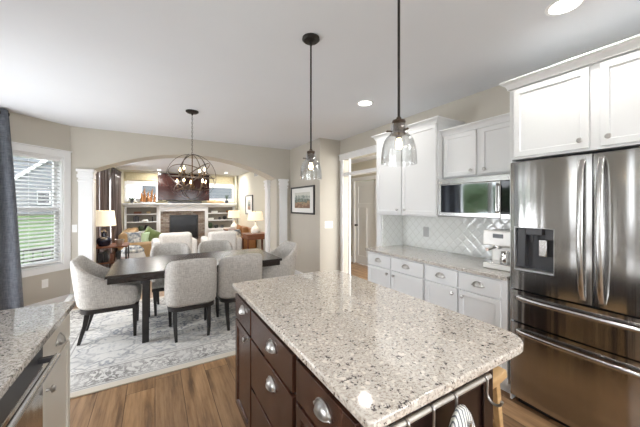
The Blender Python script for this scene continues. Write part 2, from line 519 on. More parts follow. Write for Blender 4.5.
# ------------------------------------------------------------------ mesh helpers
class MB:
    def __init__(s, mtx=None):
        s.bm = bmesh.new()
        s.M = mtx or Matrix.Identity(4)

    def box(s, x0, x1, y0, y1, z0, z1, m=None):
        r = bmesh.ops.create_cube(s.bm, size=1)
        c = Matrix.Translation(((x0 + x1) / 2, (y0 + y1) / 2, (z0 + z1) / 2)) @ Matrix.Diagonal((abs(x1 - x0), abs(y1 - y0), abs(z1 - z0), 1))
        bmesh.ops.transform(s.bm, matrix=s.M @ (m or Matrix.Identity(4)) @ c, verts=r['verts'])
        return s

    def bar(s, p0, p1, w, h=None, w1=None, h1=None):
        """square section bar from p0 to p1, tapering to w1 x h1"""
        h = h or w
        w1 = w1 or w
        h1 = h1 or h
        p0, p1 = Vector(p0), Vector(p1)
        d = (p1 - p0).normalized()
        up = Vector((0, 1, 0)) if abs(d.z) > .5 else Vector((0, 0, 1))
        sx = d.cross(up).normalized()
        sy = sx.cross(d).normalized()
        vs = []
        for p, a, b in ((p0, w, h), (p1, w1, h1)):
            for i, j in ((-1, -1), (1, -1), (1, 1), (-1, 1)):
                vs.append(s.bm.verts.new(s.M @ (p + sx * i * a / 2 + sy * j * b / 2)))
        for f in ((0, 1, 2, 3), (7, 6, 5, 4), (0, 4, 5, 1), (1, 5, 6, 2), (2, 6, 7, 3), (3, 7, 4, 0)):
            s.bm.faces.new([vs[k] for k in f])
        return s

    def cyl(s, p0, p1, r0, r1=None, seg=16):
        return s.tube([p0, p1], [r0, r1 if r1 is not None else r0], seg)

    def tube(s, pts, r, seg=10, closed=False):
        pts = [Vector(p) for p in pts]
        n = len(pts)
        if not isinstance(r, (list, tuple)):
            r = [r] * n
        rings = []
        prev = None
        for i, p in enumerate(pts):
            if closed:
                t = (pts[(i + 1) % n] - pts[i - 1]).normalized()
            else:
                t = (pts[min(i + 1, n - 1)] - pts[max(i - 1, 0)]).normalized()
            if prev is None:
                a = Vector((0, 0, 1)) if abs(t.z) < .9 else Vector((1, 0, 0))
                u = t.cross(a).normalized()
            else:
                u = (prev - t * prev.dot(t)).normalized()
            prev = u
            v = t.cross(u)
            rings.append([s.bm.verts.new(s.M @ (p + (u * math.cos(2 * PI * k / seg) + v * math.sin(2 * PI * k / seg)) * r[i])) for k in range(seg)])
        m = n if closed else n - 1
        for i in range(m):
            a, b = rings[i], rings[(i + 1) % n]
            for k in range(seg):
                s.bm.faces.new((a[k], a[(k + 1) % seg], b[(k + 1) % seg], b[k]))
        if not closed:
            s.bm.faces.new(rings[0][::-1])
            s.bm.faces.new(rings[-1])
        return s

    def lathe(s, prof, c=(0, 0, 0), seg=24, rot=None, sx=1, sy=1):
        """profile of (radius, height) turned about z"""
        m = s.M @ Matrix.Translation(c) @ (rot or Matrix.Identity(4))
        rings = []
        for r, z in prof:
            if r < 1e-6:
                rings.append([s.bm.verts.new(m @ Vector((0, 0, z)))])
            else:
                rings.append([s.bm.verts.new(m @ Vector((sx * r * math.cos(2 * PI * k / seg), sy * r * math.sin(2 * PI * k / seg), z))) for k in range(seg)])
        for a, b in zip(rings, rings[1:]):
            for k in range(seg):
                k2 = (k + 1) % seg
                if len(a) == 1 and len(b) == 1:
                    continue
                if len(a) == 1:
                    s.bm.faces.new((a[0], b[k2], b[k]))
                elif len(b) == 1:
                    s.bm.faces.new((a[k], a[k2], b[0]))
                else:
                    s.bm.faces.new((a[k], a[k2], b[k2], b[k]))
        return s

    def prism(s, poly, a0, a1, axis='z'):
        """extrude a polygon: axis z -> poly (x,y); y -> poly (x,z); x -> poly (y,z)"""
        def P(p, t):
            return {'z': Vector((p[0], p[1], t)), 'y': Vector((p[0], t, p[1])), 'x': Vector((t, p[0], p[1]))}[axis]
        A = [s.bm.verts.new(s.M @ P(p, a0)) for p in poly]
        B = [s.bm.verts.new(s.M @ P(p, a1)) for p in poly]
        s.bm.faces.new(A)
        s.bm.faces.new(B[::-1])
        n = len(poly)
        for k in range(n):
            s.bm.faces.new((A[k], A[(k + 1) % n], B[(k + 1) % n], B[k]))
        return s

    def grid(s, rows, closed_u=False, closed_v=False):
        V = [[s.bm.verts.new(s.M @ Vector(p)) for p in row] for row in rows]
        n, m = len(V), len(V[0])
        for i in range(n if closed_u else n - 1):
            for j in range(m if closed_v else m - 1):
                s.bm.faces.new((V[i][j], V[i][(j + 1) % m], V[(i + 1) % n][(j + 1) % m], V[(i + 1) % n][j]))
        return V

    def build(s, name, m, parent=None, bevel=0, seg=2, subsurf=0, angle=35, loc=None, flat=False):
        bmesh.ops.recalc_face_normals(s.bm, faces=s.bm.faces[:])
        me = bpy.data.meshes.new(name)
        s.bm.to_mesh(me)
        s.bm.free()
        me.materials.append(M[m] if isinstance(m, str) else m)
        if not flat:
            for p in me.polygons:
                p.use_smooth = True
            if not subsurf:
                me.set_sharp_from_angle(angle=R(angle))
        o = bpy.data.objects.new(name, me)
        COL.objects.link(o)
        if parent:
            o.parent = parent
        if loc:
            o.location = loc
        if bevel:
            b = o.modifiers.new('bevel', 'BEVEL')
            b.width = bevel
            b.segments = seg
            b.limit_method = 'ANGLE'
            b.angle_limit = R(40)
            b.harden_normals = False
        if subsurf:
            q = o.modifiers.new('subsurf', 'SUBSURF')
            q.levels = subsurf
            q.render_levels = subsurf
        return o


def box(name, m, parent, x0, x1, y0, y1, z0, z1, bevel=.002, seg=2):
    return MB().box(x0, x1, y0, y1, z0, z1).build(name, m, parent, bevel=bevel, seg=seg)


def thing(name, label, cat, loc=(0, 0, 0), rz=0, group=None):
    o = bpy.data.objects.new(name, None)
    o.empty_display_size = .1
    COL.objects.link(o)
    o.location = loc
    o.rotation_euler = (0, 0, rz)
    return tag(o, label, cat, group)


def tag(o, label, cat, group=None, kind=None):
    o['label'] = label
    o['category'] = cat
    if group:
        o['group'] = group
    if kind:
        o['kind'] = kind
    return o


def struct(o, label=None, cat=None):
    o['kind'] = 'structure'
    if label:
        o['label'] = label
        o['category'] = cat
    return o


def copy_tree(o, parent=None, label=None):
    c = o.copy()
    COL.objects.link(c)
    if parent:
        c.parent = parent
    if label:
        c['label'] = label
    for ch in list(o.children):
        copy_tree(ch, c)
    return c


def cushion(w, d, t, n=10, m=None, puff=1.0):
    """pillow mesh lying in the xy-plane"""
    mb = MB(m)
    top, bot = [], []
    for i in range(n + 1):
        rt, rb = [], []
        for j in range(n + 1):
            u, v = i / n * 2 - 1, j / n * 2 - 1
            k = ((1 - u ** 4) * (1 - v ** 4)) ** .55
            pin = 1 - .07 * (1 - abs(u)) * abs(v) ** 3 * 2
            pin2 = 1 - .07 * (1 - abs(v)) * abs(u) ** 3 * 2
            x, y = u * w / 2 * pin2, v * d / 2 * pin
            rt.append((x, y, t / 2 * k * puff + .004))
            rb.append((x, y, -t / 2 * k * puff - .004))
        top.append(rt)
        bot.append(rb)
    A = mb.grid(top)
    B = mb.grid(bot)
    for i in range(n):
        for a, b in (((i, 0), (i + 1, 0)), ((i, n), (i + 1, n)), ((0, i), (0, i + 1)), ((n, i), (n, i + 1))):
            try:
                mb.bm.faces.new((A[a[0]][a[1]], A[b[0]][b[1]], B[b[0]][b[1]], B[a[0]][a[1]]))
            except ValueError:
                pass
    return mb


# ------------------------------------------------------------------ the shell of the rooms
ZC, ZL = 2.62, 2.42           # kitchen / living ceiling heights
WR = 2.90                     # kitchen's right wall plane
YA, YB = 5.47, 5.87           # arch wall, front and back
s2 = math.sqrt(.5)

fl = MB()
fl.prism([(-2.5, -3), (4.5, -3), (4.5, 10), (-1.6, 10), (-1.6, 5.6), (-2.5, 4.7)], -.1, 0)
struct(fl.build('floor', 'floor', flat=True))
cm = MB()
cm.prism([(-2.1, -2.8), (3.02, -2.8), (3.02, 5.5), (-1.1, 5.5), (-2.1, 4.5)], ZC, ZC + .12)
struct(cm.build('ceiling', 'ceiling', flat=True))
cm = MB()
cm.box(-1.6, 2.6, YB - .02, 9.9, ZL, ZL + .12)
struct(cm.build('ceiling_living', 'ceiling', flat=True))
cm = MB()
cm.box(3.0, 4.45, 1.5, 7.2, 2.5, 2.6)
struct(cm.build('ceiling_hall', 'ceiling', flat=True))

# arch wall
mb = MB()
pts = [(-1.25, ZC), (-1.25, 0), (-.84, 0), (-.84, 1.99)]
xc, hw, zs, rise = .66, 1.50, 1.985, .355
for k in range(0, 41):
    u = -1 + 2 * k / 40
    pts.append((xc + u * hw, zs + rise * (1 - abs(u) ** 2.05)))
pts += [(2.17, 1.99), (2.17, 0), (2.52, 0), (2.52, ZC)]
# remove duplicates
pp = []
for p in pts:
    if not pp or (abs(p[0] - pp[-1][0]) + abs(p[1] - pp[-1][1])) > 1e-3:
        pp.append(p)
mb.prism(pp, YA, YB, 'y')
struct(mb.build('wall_arch', 'wall', angle=25))

# block with the framed print, between dining and hall
mb = MB()
mb.box(2.475, 3.02, 4.22, YA + .02, 0, ZC)
mb.box(2.475, 3.02, YA, 7.1, 0, ZC)
struct(mb.build('wall_picture', 'wall', flat=True))
# right wall with the doorway
DY0, DY1, DZ = 3.02, 4.11, 2.25
mb = MB()
mb.box(WR, WR + .12, -2.7, DY0, 0, ZC)
mb.box(WR, WR + .12, DY1, 4.23, 0, ZC)
mb.box(WR, WR + .12, DY0 - .001, DY1 + .001, DZ, ZC)
struct(mb.build('wall_right', 'wall', flat=True))
# angled window wall, local frame: x along the wall from the corner, y outwards
ANG = R(225)
W45 = Matrix.Translation((-1.087, YA, 0)) @ Matrix.Rotation(ANG, 4, 'Z')
# rotating x axis by 225 deg points along (-s2,-s2); local y then points to (s2,-s2) = inwards
WX0, WX1, WZ0, WZ1 = .09, .86, .60, 2.14
mb = MB(W45)
mb.box(-.1, WX0, -.14, 0, 0, ZC)
mb.box(WX1, 1.25, -.14, 0, 0, ZC)
mb.box(WX0 - .001, WX1 + .001, -.14, 0, 0, WZ0)
mb.box(WX0 - .001, WX1 + .001, -.14, 0, WZ1, ZC)
struct(mb.build('wall_angled', 'wall', flat=True))
# left wall with the patio door, then the sink wall
mb = MB()
mb.box(-2.05, -1.9, 4.55, 4.8, 0, ZC)
mb.box(-2.05, -1.9, 2.1, 2.95, 0, ZC)
mb.box(-2.05, -1.9, 2.94, 4.56, 2.2, ZC)
mb.box(-2.05, -1.05, 2.08, 2.2, 0, ZC)
struct(mb.build('wall_left', 'wall', flat=True))
mb = MB()
mb.box(-1.2, -1.05, -2.7, .25, 0, ZC)
mb.box(-1.2, -1.05, 1.25, 2.1, 0, ZC)
mb.box(-1.2, -1.05, .249, 1.251, 0, 1.08)
mb.box(-1.2, -1.05, .249, 1.251, 2.15, ZC)
struct(mb.build('wall_sink', 'wall', flat=True))
# back wall, behind the camera
mb = MB()
for x0, x1 in ((-1.2, -1.0), (.8, 1.25), (2.55, 3.02)):
    mb.box(x0, x1, -2.7, -2.6, 0, ZC)
for x0, x1 in ((-1.0, .8), (1.25, 2.55)):
    mb.box(x0 - .001, x1 + .001, -2.7, -2.6, 0, .8)
    mb.box(x0 - .001, x1 + .001, -2.7, -2.6, 2.3, ZC)
struct(mb.build('wall_back', 'wall', flat=True))
# living room walls: slightly splayed left wall with a wide window
LA = math.atan2(9.35 - YB, (-.86) - (-1.10))
LL = math.hypot(9.35 - YB, .24)
WL = Matrix.Translation((-1.10, YB, 0)) @ Matrix.Rotation(LA, 4, 'Z')     # x along the wall, y outwards (to -X)
mb = MB(WL)
mb.box(-.02, .55, 0, .14, 0, ZL)
mb.box(2.95, LL + .3, 0, .14, 0, ZL)
mb.box(.549, 2.951, 0, .14, 0, .35)
mb.box(.549, 2.951, 0, .14, 2.12, ZL)
struct(mb.build('wall_living_left', 'wall_warm', flat=True))
mb = MB()
mb.box(2.37, 2.50, YB, 9.6, 0, ZL)
struct(mb.build('wall_living_right', 'wall_warm', flat=True))
# fireplace wall, with two window openings above the shelves
YF = 9.35
WINS = ((-.70, .05), (1.42, 2.22))
mb = MB()
for x0, x1 in ((-1.0, WINS[0][0]), (WINS[0][1], WINS[1][0]), (WINS[1][1], 2.5)):
    mb.box(x0, x1, YF + .1, YF + .25, 0, ZL)
for x0, x1 in WINS:
    mb.box(x0 - .001, x1 + .001, YF + .1, YF + .25, 0, 1.58)
    mb.box(x0 - .001, x1 + .001, YF + .1, YF + .25, 2.07, ZL)
struct(mb.build('wall_fireplace', 'gold_wall', flat=True))
# hall walls
mb = MB()
mb.box(4.35, 4.47, 1.5, 4.88, 0, 2.55)
mb.box(4.35, 4.47, 5.66, 7.2, 0, 2.55)
mb.box(4.35, 4.47, 4.879, 5.661, 2.04, 2.55)
mb.box(3.0, 4.47, 7.0, 7.1, 0, 2.55)
struct(mb.build('wall_hall', 'wall_warm', flat=True))


# baseboards
def baseboard(name, mtx, x0, x1, y0=0, y1=.015):
    mb = MB(mtx)
    mb.box(x0, x1, y0, y1, 0, .115)
    mb.box(x0, x1, y0, y1 * .6 if y1 > 0 else y1, .11, .135)
    struct(mb.build(name, 'trimwhite', bevel=.003))


I4 = Matrix.Identity(4)
baseboard('baseboard_angled', W45, .01, 1.14)
baseboard('baseboard_arch_left', I4, -1.08, -1.02, YA - .015, YA)
mb = MB(); mb.box(2.46, 2.475, 4.205, 5.40, 0, .13); mb.box(2.46, 2.90, 4.205, 4.22, 0, .13)
struct(mb.build('baseboard_picture', 'trimwhite', bevel=.003))
mb = MB(); mb.box(4.335, 4.35, 1.6, 4.79, 0, .13); mb.box(4.335, 4.35, 5.75, 7.0, 0, .13)
struct(mb.build('baseboard_hall', 'trimwhite', bevel=.003))


for nm, mt, x0, x1, z0, z1, bars in (('door_2', Matrix.Translation((-1.98, 0, 0)) @ Matrix.Rotation(PI / 2, 4, 'Z'), 2.95, 4.55, .02, 2.2, (3.75,)),
                                     ('window_5', Matrix.Translation((-1.12, 0, 0)) @ Matrix.Rotation(PI / 2, 4, 'Z'), .25, 1.25, 1.08, 2.15, (.75,)),
                                     ('window_6', Matrix.Translation((0, -2.66, 0)), -1.0, .8, .8, 2.3, (-.4, .2)),  # unseen pair of back windows added for fill light and reflected bars
                                     ('window_7', Matrix.Translation((0, -2.66, 0)), 1.25, 2.55, .8, 2.3, (1.9,))):
    mb = MB(mt)
    for a, b in ((x0, x0 + .07), (x1 - .07, x1)):
        mb.box(a, b, -.03, .03, z0, z1)
    mb.box(x0 + .07, x1 - .07, -.03, .03, z0, z0 + .08)
    mb.box(x0 + .07, x1 - .07, -.03, .03, z1 - .07, z1)
    for b in bars:
        mb.box(b - .045, b + .045, -.03, .03, z0 + .08, z1 - .07)
    o = struct(mb.build(nm, 'trimwhite', bevel=.003))
    mb = MB(mt)
    mb.box(x0 + .07, x1 - .07, -.003, .003, z0 + .08, z1 - .07)
    mb.build('glass_pane', 'pane', o, flat=True)['kind'] = 'structure'

# ------------------------------------------------------------------ arch columns
def column(i, cx, cy):
    mb = MB()
    h = .084
    mb.box(cx - h, cx + h, cy - h, cy + h, .2, 1.86)
    for a, z0, z1 in ((.012, 0, .18), (.006, .18, .21), (.010, 1.80, 1.83), (.016, 1.86, 1.91), (.006, 1.91, 1.95), (.024, 1.95, 1.99)):
        mb.box(cx - h - a, cx + h + a, cy - h - a, cy + h + a, z0, z1)
    struct(mb.build('trim_%d' % i, 'trimwhite', bevel=.004), 'white square column with stepped capital under the arch', 'column')


column(1, -.905, 5.52)
column(2, 2.315, 5.52)
column(3, 2.19, 5.93)

# ------------------------------------------------------------------ angled window with blinds
mb = MB(W45)
cw = .088
mb.box(WX0 - cw, WX0, 0, .02, WZ0 - cw, WZ1 + cw)
mb.box(WX1, WX1 + cw, 0, .02, WZ0 - cw, WZ1 + cw)
mb.box(WX0, WX1, 0, .02, WZ1, WZ1 + cw)
mb.box(WX0, WX1, 0, .02, WZ0 - cw, WZ0)
mb.box(WX0 - cw - .01, WX1 + cw + .01, 0, .035, WZ1 + cw, WZ1 + cw + .015)
# jamb liner and sashes
for a, b in ((WX0, WX0 + .02), (WX1 - .02, WX1)):
    mb.box(a, b, -.13, 0, WZ0, WZ1)
mb.box(WX0, WX1, -.13, 0, WZ0, WZ0 + .02)
mb.box(WX0, WX1, -.13, 0, WZ1 - .02, WZ1)
struct(mb.build('window_1', 'trimwhite', bevel=.002))
mb = MB(W45)
zm = 1.39
for z0, z1, yy in ((WZ0 + .02, zm + .02, -.09), (zm - .02, WZ1 - .02, -.12)):
    mb.box(WX0 + .02, WX0 + .06, yy, yy + .03, z0, z1)
    mb.box(WX1 - .06, WX1 - .02, yy, yy + .03, z0, z1)
    mb.box(WX0 + .06, WX1 - .06, yy, yy + .03, z0, z0 + .045)
    mb.box(WX0 + .06, WX1 - .06, yy, yy + .03, z1 - .04, z1)
struct(mb.build('window_sash', 'trimwhite', bevel=.002))
bpy.data.objects['window_sash'].parent = bpy.data.objects['window_1']
mb = MB(W45)
mb.box(WX0 + .05, WX1 - .05, -.075, -.071, WZ0 + .05, zm)
mb.box(WX0 + .05, WX1 - .05, -.108, -.104, zm, WZ1 - .05)
p = mb.build('window_pane', 'pane', bpy.data.objects['window_1'], flat=True)
p['kind'] = 'structure'

bl = thing('window_blind', 'white horizontal slat blind hanging in the angled dining room window', 'blind', (-1.087, YA, 0), ANG)
box('head_rail', 'trimwhite', bl, WX0 + .025, WX1 - .025, -.055, -.01, WZ1 - .065, WZ1 - .022)
mb = MB()
z = WZ0 + .07
while z < WZ1 - .08:
    rt = Matrix.Translation((0, -.033, z)) @ Matrix.Rotation(R(-24), 4, 'X')
    mb.box(WX0 + .027, WX1 - .027, -.0245, .0245, -.0016, .0016, rt)
    z += .05
mb.build('slats', 'slat', bl, flat=True)
box('bottom_rail', 'plate', bl, WX0 + .027, WX1 - .027, -.055, -.012, WZ0 + .03, WZ0 + .048)
mb = MB()
for x in (WX0 + .12, WX0 + .38, WX1 - .12):
    mb.cyl((x, -.033, WZ0 + .04), (x, -.033, WZ1 - .05), .0012, seg=5)
mb.build('ladder_cord', 'plate', bl)

# ------------------------------------------------------------------ charcoal curtain by the window
def curtain(name, label, mtx, x0, x1, z0, z1, m, folds, amp=.035, flare=.06, off=.1, grommets=True, cat='curtain', group=None):
    root = thing(name, label, cat, (0, 0, 0), 0, group)
    root.matrix_world = mtx
    mb = MB()
    rows = []
    nx, nz = folds * 10, 14
    for j in range(nz + 1):
        f = j / nz
        z = z1 + (z0 - z1) * f
        a = amp * (.55 + .6 * f)
        row = []
        for i in range(nx + 1):
            u = i / nx
            x = x0 - flare * f + (x1 - x0 + 2 * flare * f) * u + .012 * math.sin(u * 9 + f * 2)
            y = off + a * math.sin(u * folds * 2 * PI + .35 * math.sin(f * 3 + u * 5)) + .01 * math.sin(f * 5 + u * 13)
            row.append((x, y, z))
        rows.append(row)
    mb.grid(rows)
    o = mb.build('drape', m, root, angle=80)
    so = o.modifiers.new('solid', 'SOLIDIFY')
    so.thickness = .004
    if grommets:
        for k in range(folds * 2):
            u = (k + .0) / (folds * 2)
            x = x0 + (x1 - x0) * u
            gm = MB().lathe([(.016, -.003), (.026, -.003), (.026, .003), (.016, .003), (.016, -.003)], (x, off, z1 - .05), 14, Matrix.Rotation(R(90), 4, 'Y'))
            gm.build('grommet', 'bronze', root)
    return root


crod = thing('curtain_rod', 'dark bronze rod carrying the charcoal curtain at the angled window', 'curtain rod')
crod.matrix_world = W45
mb = MB(); mb.cyl((.78, .1, 2.55), (1.24, .1, 2.55), .012)
mb.build('rod', 'bronze', crod)
MB().lathe([(0, -.03), (.02, -.022), (.026, 0), (.02, .022), (0, .03)], (.78, .1, 2.55), 14).build('finial', 'bronze', crod)
MB().bar((1.05, 0, 2.52), (1.05, .1, 2.54), .014).build('bracket', 'bronze', crod)
curtain('curtain', 'charcoal grey grommet curtain panel hanging beside the angled window', W45, .745, 1.22, .03, 2.60, 'curtain', 3, amp=.05, flare=.17)


# ------------------------------------------------------------------ doorway casing, transom, hall door
mb = MB()
cx0, cx1 = WR - .02, WR
mb.box(cx0, cx1, DY1, DY1 + .07, 0, DZ)
mb.box(cx0, cx1, DY0 - .085, DY0, 0, DZ)
mb.box(cx0 - .004, cx1, DY0 - .10, DY1 + .10, DZ, DZ + .085)
mb.box(cx0 - .018, cx1, DY0 - .11, DY1 + .105, DZ + .085, DZ + .105)
mb.box(WR, WR + .12, DY0, DY1, 1.965, 2.02)         # transom bar
mb.box(WR - .005, WR + .03, 3.93, 3.957, 0, DZ)       # mullion
mb.box(WR, WR + .12, DY0, DY0 + .02, 0, DZ)
struct(mb.build('trim_5', 'trimwhite', bevel=.003), 'white casing with transom bar around the hall doorway', 'door casing')

door = MB()
def shaker_door(mb, y0, y1, z0, z1, x):
    mb.box(x, x + .03, y0, y1, z0, z1)
    t = .012
    st = .11
    mb.box(x - t, x, y0, y0 + st, z0, z1)
    mb.box(x - t, x, y1 - st, y1, z0, z1)
    mb.box(x - t, x, y0 + st, y1 - st, z1 - .12, z1)
    mb.box(x - t, x, y0 + st, y1 - st, z0, z0 + .2)
    mb.box(x - t, x, y0 + st, y1 - st, 1.38, 1.49)
    mb.box(x - t, x, (y0 + y1) / 2 - .05, (y0 + y1) / 2 + .05, z0 + .2, 1.38)
shaker_door(door, 4.885, 5.655, .008, 2.03, 4.37)
d = door.build('door_1', 'white', bevel=.003)
struct(d, 'white three-panel interior door in the hall', 'door')
kn = MB(); kn.lathe([(0, 0), (.026, 0), (.026, .006), (.01, .01), (.01, .035), (.026, .042), (.028, .055), (.018, .066), (0, .068)], (4.358, 5.59, .95), 16, Matrix.Rotation(R(-90), 4, 'Y'))
kn.build('door_knob', 'bronze', d)
mb = MB()
mb.box(4.33, 4.35, 4.79, 4.88, 0, 2.04)
mb.box(4.33, 4.35, 5.66, 5.75, 0, 2.04)
mb.box(4.325, 4.35, 4.77, 5.77, 2.04, 2.13)
struct(mb.build('trim_6', 'trimwhite', bevel=.003))

# slim black coat stand in the hall
t = thing('coat_stand', 'slim black iron coat stand beyond the hall doorway', 'coat stand', (4.18, 5.93, 0))
MB().cyl((0, 0, .02), (0, 0, 1.55), .016).build('pole', 'black', t)
mb = MB()
for k in range(4):
    a = k * PI / 2 + .4
    mb.tube([(0, 0, 1.45), (.06 * math.cos(a), .06 * math.sin(a), 1.48), (.10 * math.cos(a), .10 * math.sin(a), 1.55)], .008, 6)
mb.build('hooks', 'black', t)
MB().lathe([(0, 0), (.15, 0), (.15, .015), (.03, .035), (0, .035)], (0, 0, 0), 20).build('base', 'black', t)
bagm = MB().lathe([(0, .75), (.07, .76), (.095, .9), (.08, 1.12), (.03, 1.25), (0, 1.26)], (0, -.045, 0), 14, None, 1, .45)
tag(bagm.build('handbag', 'black', loc=(4.18, 5.86, 0)), 'black bag hanging on the hall coat stand', 'bag')


# ------------------------------------------------------------------ hardware and cabinets
def knob(parent, x, z, m='nickel', y=-.02):
    return MB().lathe([(0, 0), (.008, 0), (.006, .008), (.007, .014), (.015, .018), (.016, .024), (.011, .030), (0, .032)],
                      (x, y, z), 16, Matrix.Rotation(R(90), 4, 'X')).build('knob', m, parent)


def cup_pull(parent, x, z, m='nickel', y=-.02, w=.086, h=.030, dp=.024):
    mb = MB()
    # dome: from the backplate outline to the front lip
    rows = []
    for j in range(9):
        f = j / 8
        row = []
        for i in range(17):
            u = i / 16 * PI
            a = math.cos(f * PI / 2)
            X_ = -math.cos(u) * w / 2
            Z_ = math.sin(u) * h
            row.append((x + X_ * (1 - .12 * f), y - dp * math.sin(f * PI / 2) * (.25 + .75 * math.sin(u)), z + Z_ * a - .007 * f))
        rows.append(row)
    mb.grid(rows)
    # rim
    mb.tube([(x - math.cos(k / 16 * PI) * (w / 2 + .003), y - .002, z + math.sin(k / 16 * PI) * (h + .003)) for k in range(17)], .0032, 6)
    mb.tube([(x - math.cos(k / 16 * PI) * w / 2 * .88, y - dp * (.25 + .75 * math.sin(k / 16 * PI)), z - .007) for k in range(17)], .0022, 6)
    mb.tube([(x - w / 2 - .01, y - .003, z), (x - w / 2, y - .006, z)], .005, 6)
    mb.tube([(x + w / 2, y - .006, z), (x + w / 2 + .01, y - .003, z)], .005, 6)
    o = mb.build('cup_pull', m, parent, angle=60)
    so = o.modifiers.new('solid', 'SOLIDIFY')
    so.thickness = .0015
    return o


def front(parent, kind, x0, x1, z0, z1, m, shaker=True, rail=.055, th=.02):
    mb = MB()
    mb.box(x0, x1, -th, 0, z0, z1)
    if shaker:
        mb.bm.faces.ensure_lookup_table()
        f = min(mb.bm.faces, key=lambda q: q.calc_center_median().y)
        bmesh.ops.inset_region(mb.bm, faces=[f], thickness=rail)
        r2 = bmesh.ops.inset_region(mb.bm, faces=[f], thickness=.003)
        bmesh.ops.translate(mb.bm, verts=list(f.verts), vec=(0, .009, 0))
    return mb.build(kind, m, parent, bevel=.0018, flat=False, angle=25)


def cabinet(name, label, loc, rz, W, z0, z1, D, m, fronts, toe=False, crown=None, hm='nickel', group=None, frame=None, cat='cabinet'):
    t = thing(name, label, cat, loc, rz, group)
    mb = MB()
    zb = z0
    if toe:
        mb.box(0, W, .07, D, 0, .1)
        zb = .1
    mb.box(0, W, 0, D, zb, z1)
    mb.build('body', frame or m, t, bevel=.0015)
    for f in fronts:
        kind, x0, x1, a, b = f[:5]
        o = front(t, kind, x0, x1, a, b, m, shaker=f[5])
        h = f[6] if len(f) > 6 else None
        if h:
            (knob if h[0] == 'knob' else cup_pull)(o, h[1], h[2], hm)
    if crown:
        x0, x1, zt, side0, side1, cd = crown
        mb = MB()
        prof = [(.0, 0), (.006, 0), (.006, .010), (.010, .014), (.014, .026), (.024, .040), (.038, .048), (.044, .050), (.044, .060), (.0, .060)]
        rows = [[(x0 - (o_ if side0 else 0), cd, zt + z_), (x0 - (o_ if side0 else 0), -.02 - o_, zt + z_),
                 (x1 + (o_ if side1 else 0), -.02 - o_, zt + z_), (x1 + (o_ if side1 else 0), cd, zt + z_)] for o_, z_ in prof]
        V = mb.grid(rows, closed_v=True)
        mb.bm.faces.new(V[0])
        mb.bm.faces.new(V[-1][::-1])
        mb.build('crown', m, t, bevel=.001)
    return t


RW = -PI / 2      # fronts face -X ; local x runs to -Y
# base cabinets on the right wall
cabinet('base_cabinet', 'white base cabinet nearest the hall doorway, two drawers over two doors', (2.28, 2.70, 0), RW, .85, 0, .883, .615, 'white', [
    ('drawer', .012, .395, .735, .872, False, ('cup', .2, .795)),
    ('drawer', .410, .835, .735, .872, False, ('cup', .62, .795)),
    ('door', .012, .395, .115, .722, True, ('knob', .355, .675)),
    ('door', .410, .835, .115, .722, True, ('knob', .455, .675))], toe=True, group='white cabinets under the side counter')
cabinet('base_cabinet', 'white base cabinet beside the refrigerator, two drawers over two doors', (2.28, 1.846, 0), RW, .74, 0, .883, .615, 'white', [
    ('drawer', .012, .345, .735, .872, False, ('cup', .18, .795)),
    ('drawer', .360, .700, .735, .872, False, ('cup', .53, .795)),
    ('door', .012, .345, .115, .722, True, ('knob', .305, .675)),
    ('door', .360, .700, .115, .722, True, ('knob', .400, .675))], toe=True, group='white cabinets under the side counter')
# its worktop
wt = MB().box(2.25, 2.876, 1.10, 2.73, .885, .915).build('worktop', 'granite2', bevel=.004, seg=3)
tag(wt, 'grey speckled granite worktop running along the tiled wall', 'worktop')
# backsplash and white end panel
bs = MB()
bs.box(2.878, WR, 1.10, 2.715, .915, 1.72)
bs.box(2.52, 2.878, 2.70, 2.715, .916, 1.325)
struct(bs.build('wall_backsplash', 'tile', flat=True), 'glossy white diamond tile backsplash', 'backsplash')

# tall wall cabinet
wc = cabinet('wall_cabinet', 'tall white two-door wall cabinet with crown beside the hall doorway', (2.5, 2.79, 0), RW, .92, 1.325, 2.31, .395, 'white', [
    ('door', .012, .435, 1.345, 2.285, True, ('knob', .385, 1.395)),
    ('door', .450, .908, 1.345, 2.285, True, ('knob', .500, 1.395))], crown=(0, .92, 2.285, True, True, .395))
box('end_panel', 'white', wc, 0, .072, 0, .376, .917, 1.325)
# small wall cabinet above the microwave
cabinet('wall_cabinet', 'low white two-door wall cabinet above the microwave', (2.58, 1.868, 0), RW, .765, 1.715, 2.175, .315, 'white', [
    ('door', .015, .355, 1.735, 2.15, True, ('knob', .315, 1.775)),
    ('door', .395, .745, 1.735, 2.15, True, ('knob', .440, 1.775))], crown=(0, .765, 2.152, False, False, .315))
# cabinet above the fridge, with its side panel
wc = cabinet('wall_cabinet', 'deep white wall cabinet with crown above the refrigerator', (2.3, 1.10, 0), RW, 1.06, 1.785, 2.325, .6, 'white', [
    ('door', .036, .452, 1.80, 2.295, True, ('knob', .415, 1.85)),
    ('door', .503, .98, 1.80, 2.295, True, ('knob', .543, 1.85))], crown=(0, 1.06, 2.305, True, False, .6))
box('side_panel', 'white', wc, .001, .017, 0, .595, 0, 1.785)

# ------------------------------------------------------------------ microwave
t = thing('microwave', 'stainless over-the-range microwave with black window above the counter', 'microwave', (2.49, 1.862, 0), RW)
W_ = .755
box('body', 'black', t, 0, W_, .03, .38, 1.335, 1.705)
box('top_vent', 'steel_h', t, 0, W_, .0, .03, 1.655, 1.705)
box('door', 'steel_h', t, 0, .60, 0, .03, 1.34, 1.652, .004)
box('window', 'mirror_glass', t, .035, .565, -.004, .0, 1.375, 1.645, .001)
box('control_panel', 'blackgloss', t, .603, W_, .002, .03, 1.375, 1.652)
box('bottom_trim', 'steel_h', t, .603, W_, .0, .03, 1.335, 1.373)
mb = MB(); mb.tube([(.575, -.002, 1.385), (.585, -.03, 1.40), (.585, -.035, 1.50), (.585, -.03, 1.61), (.575, -.002, 1.63)], .010, 8)
mb.build('handle', 'steel_h', t)

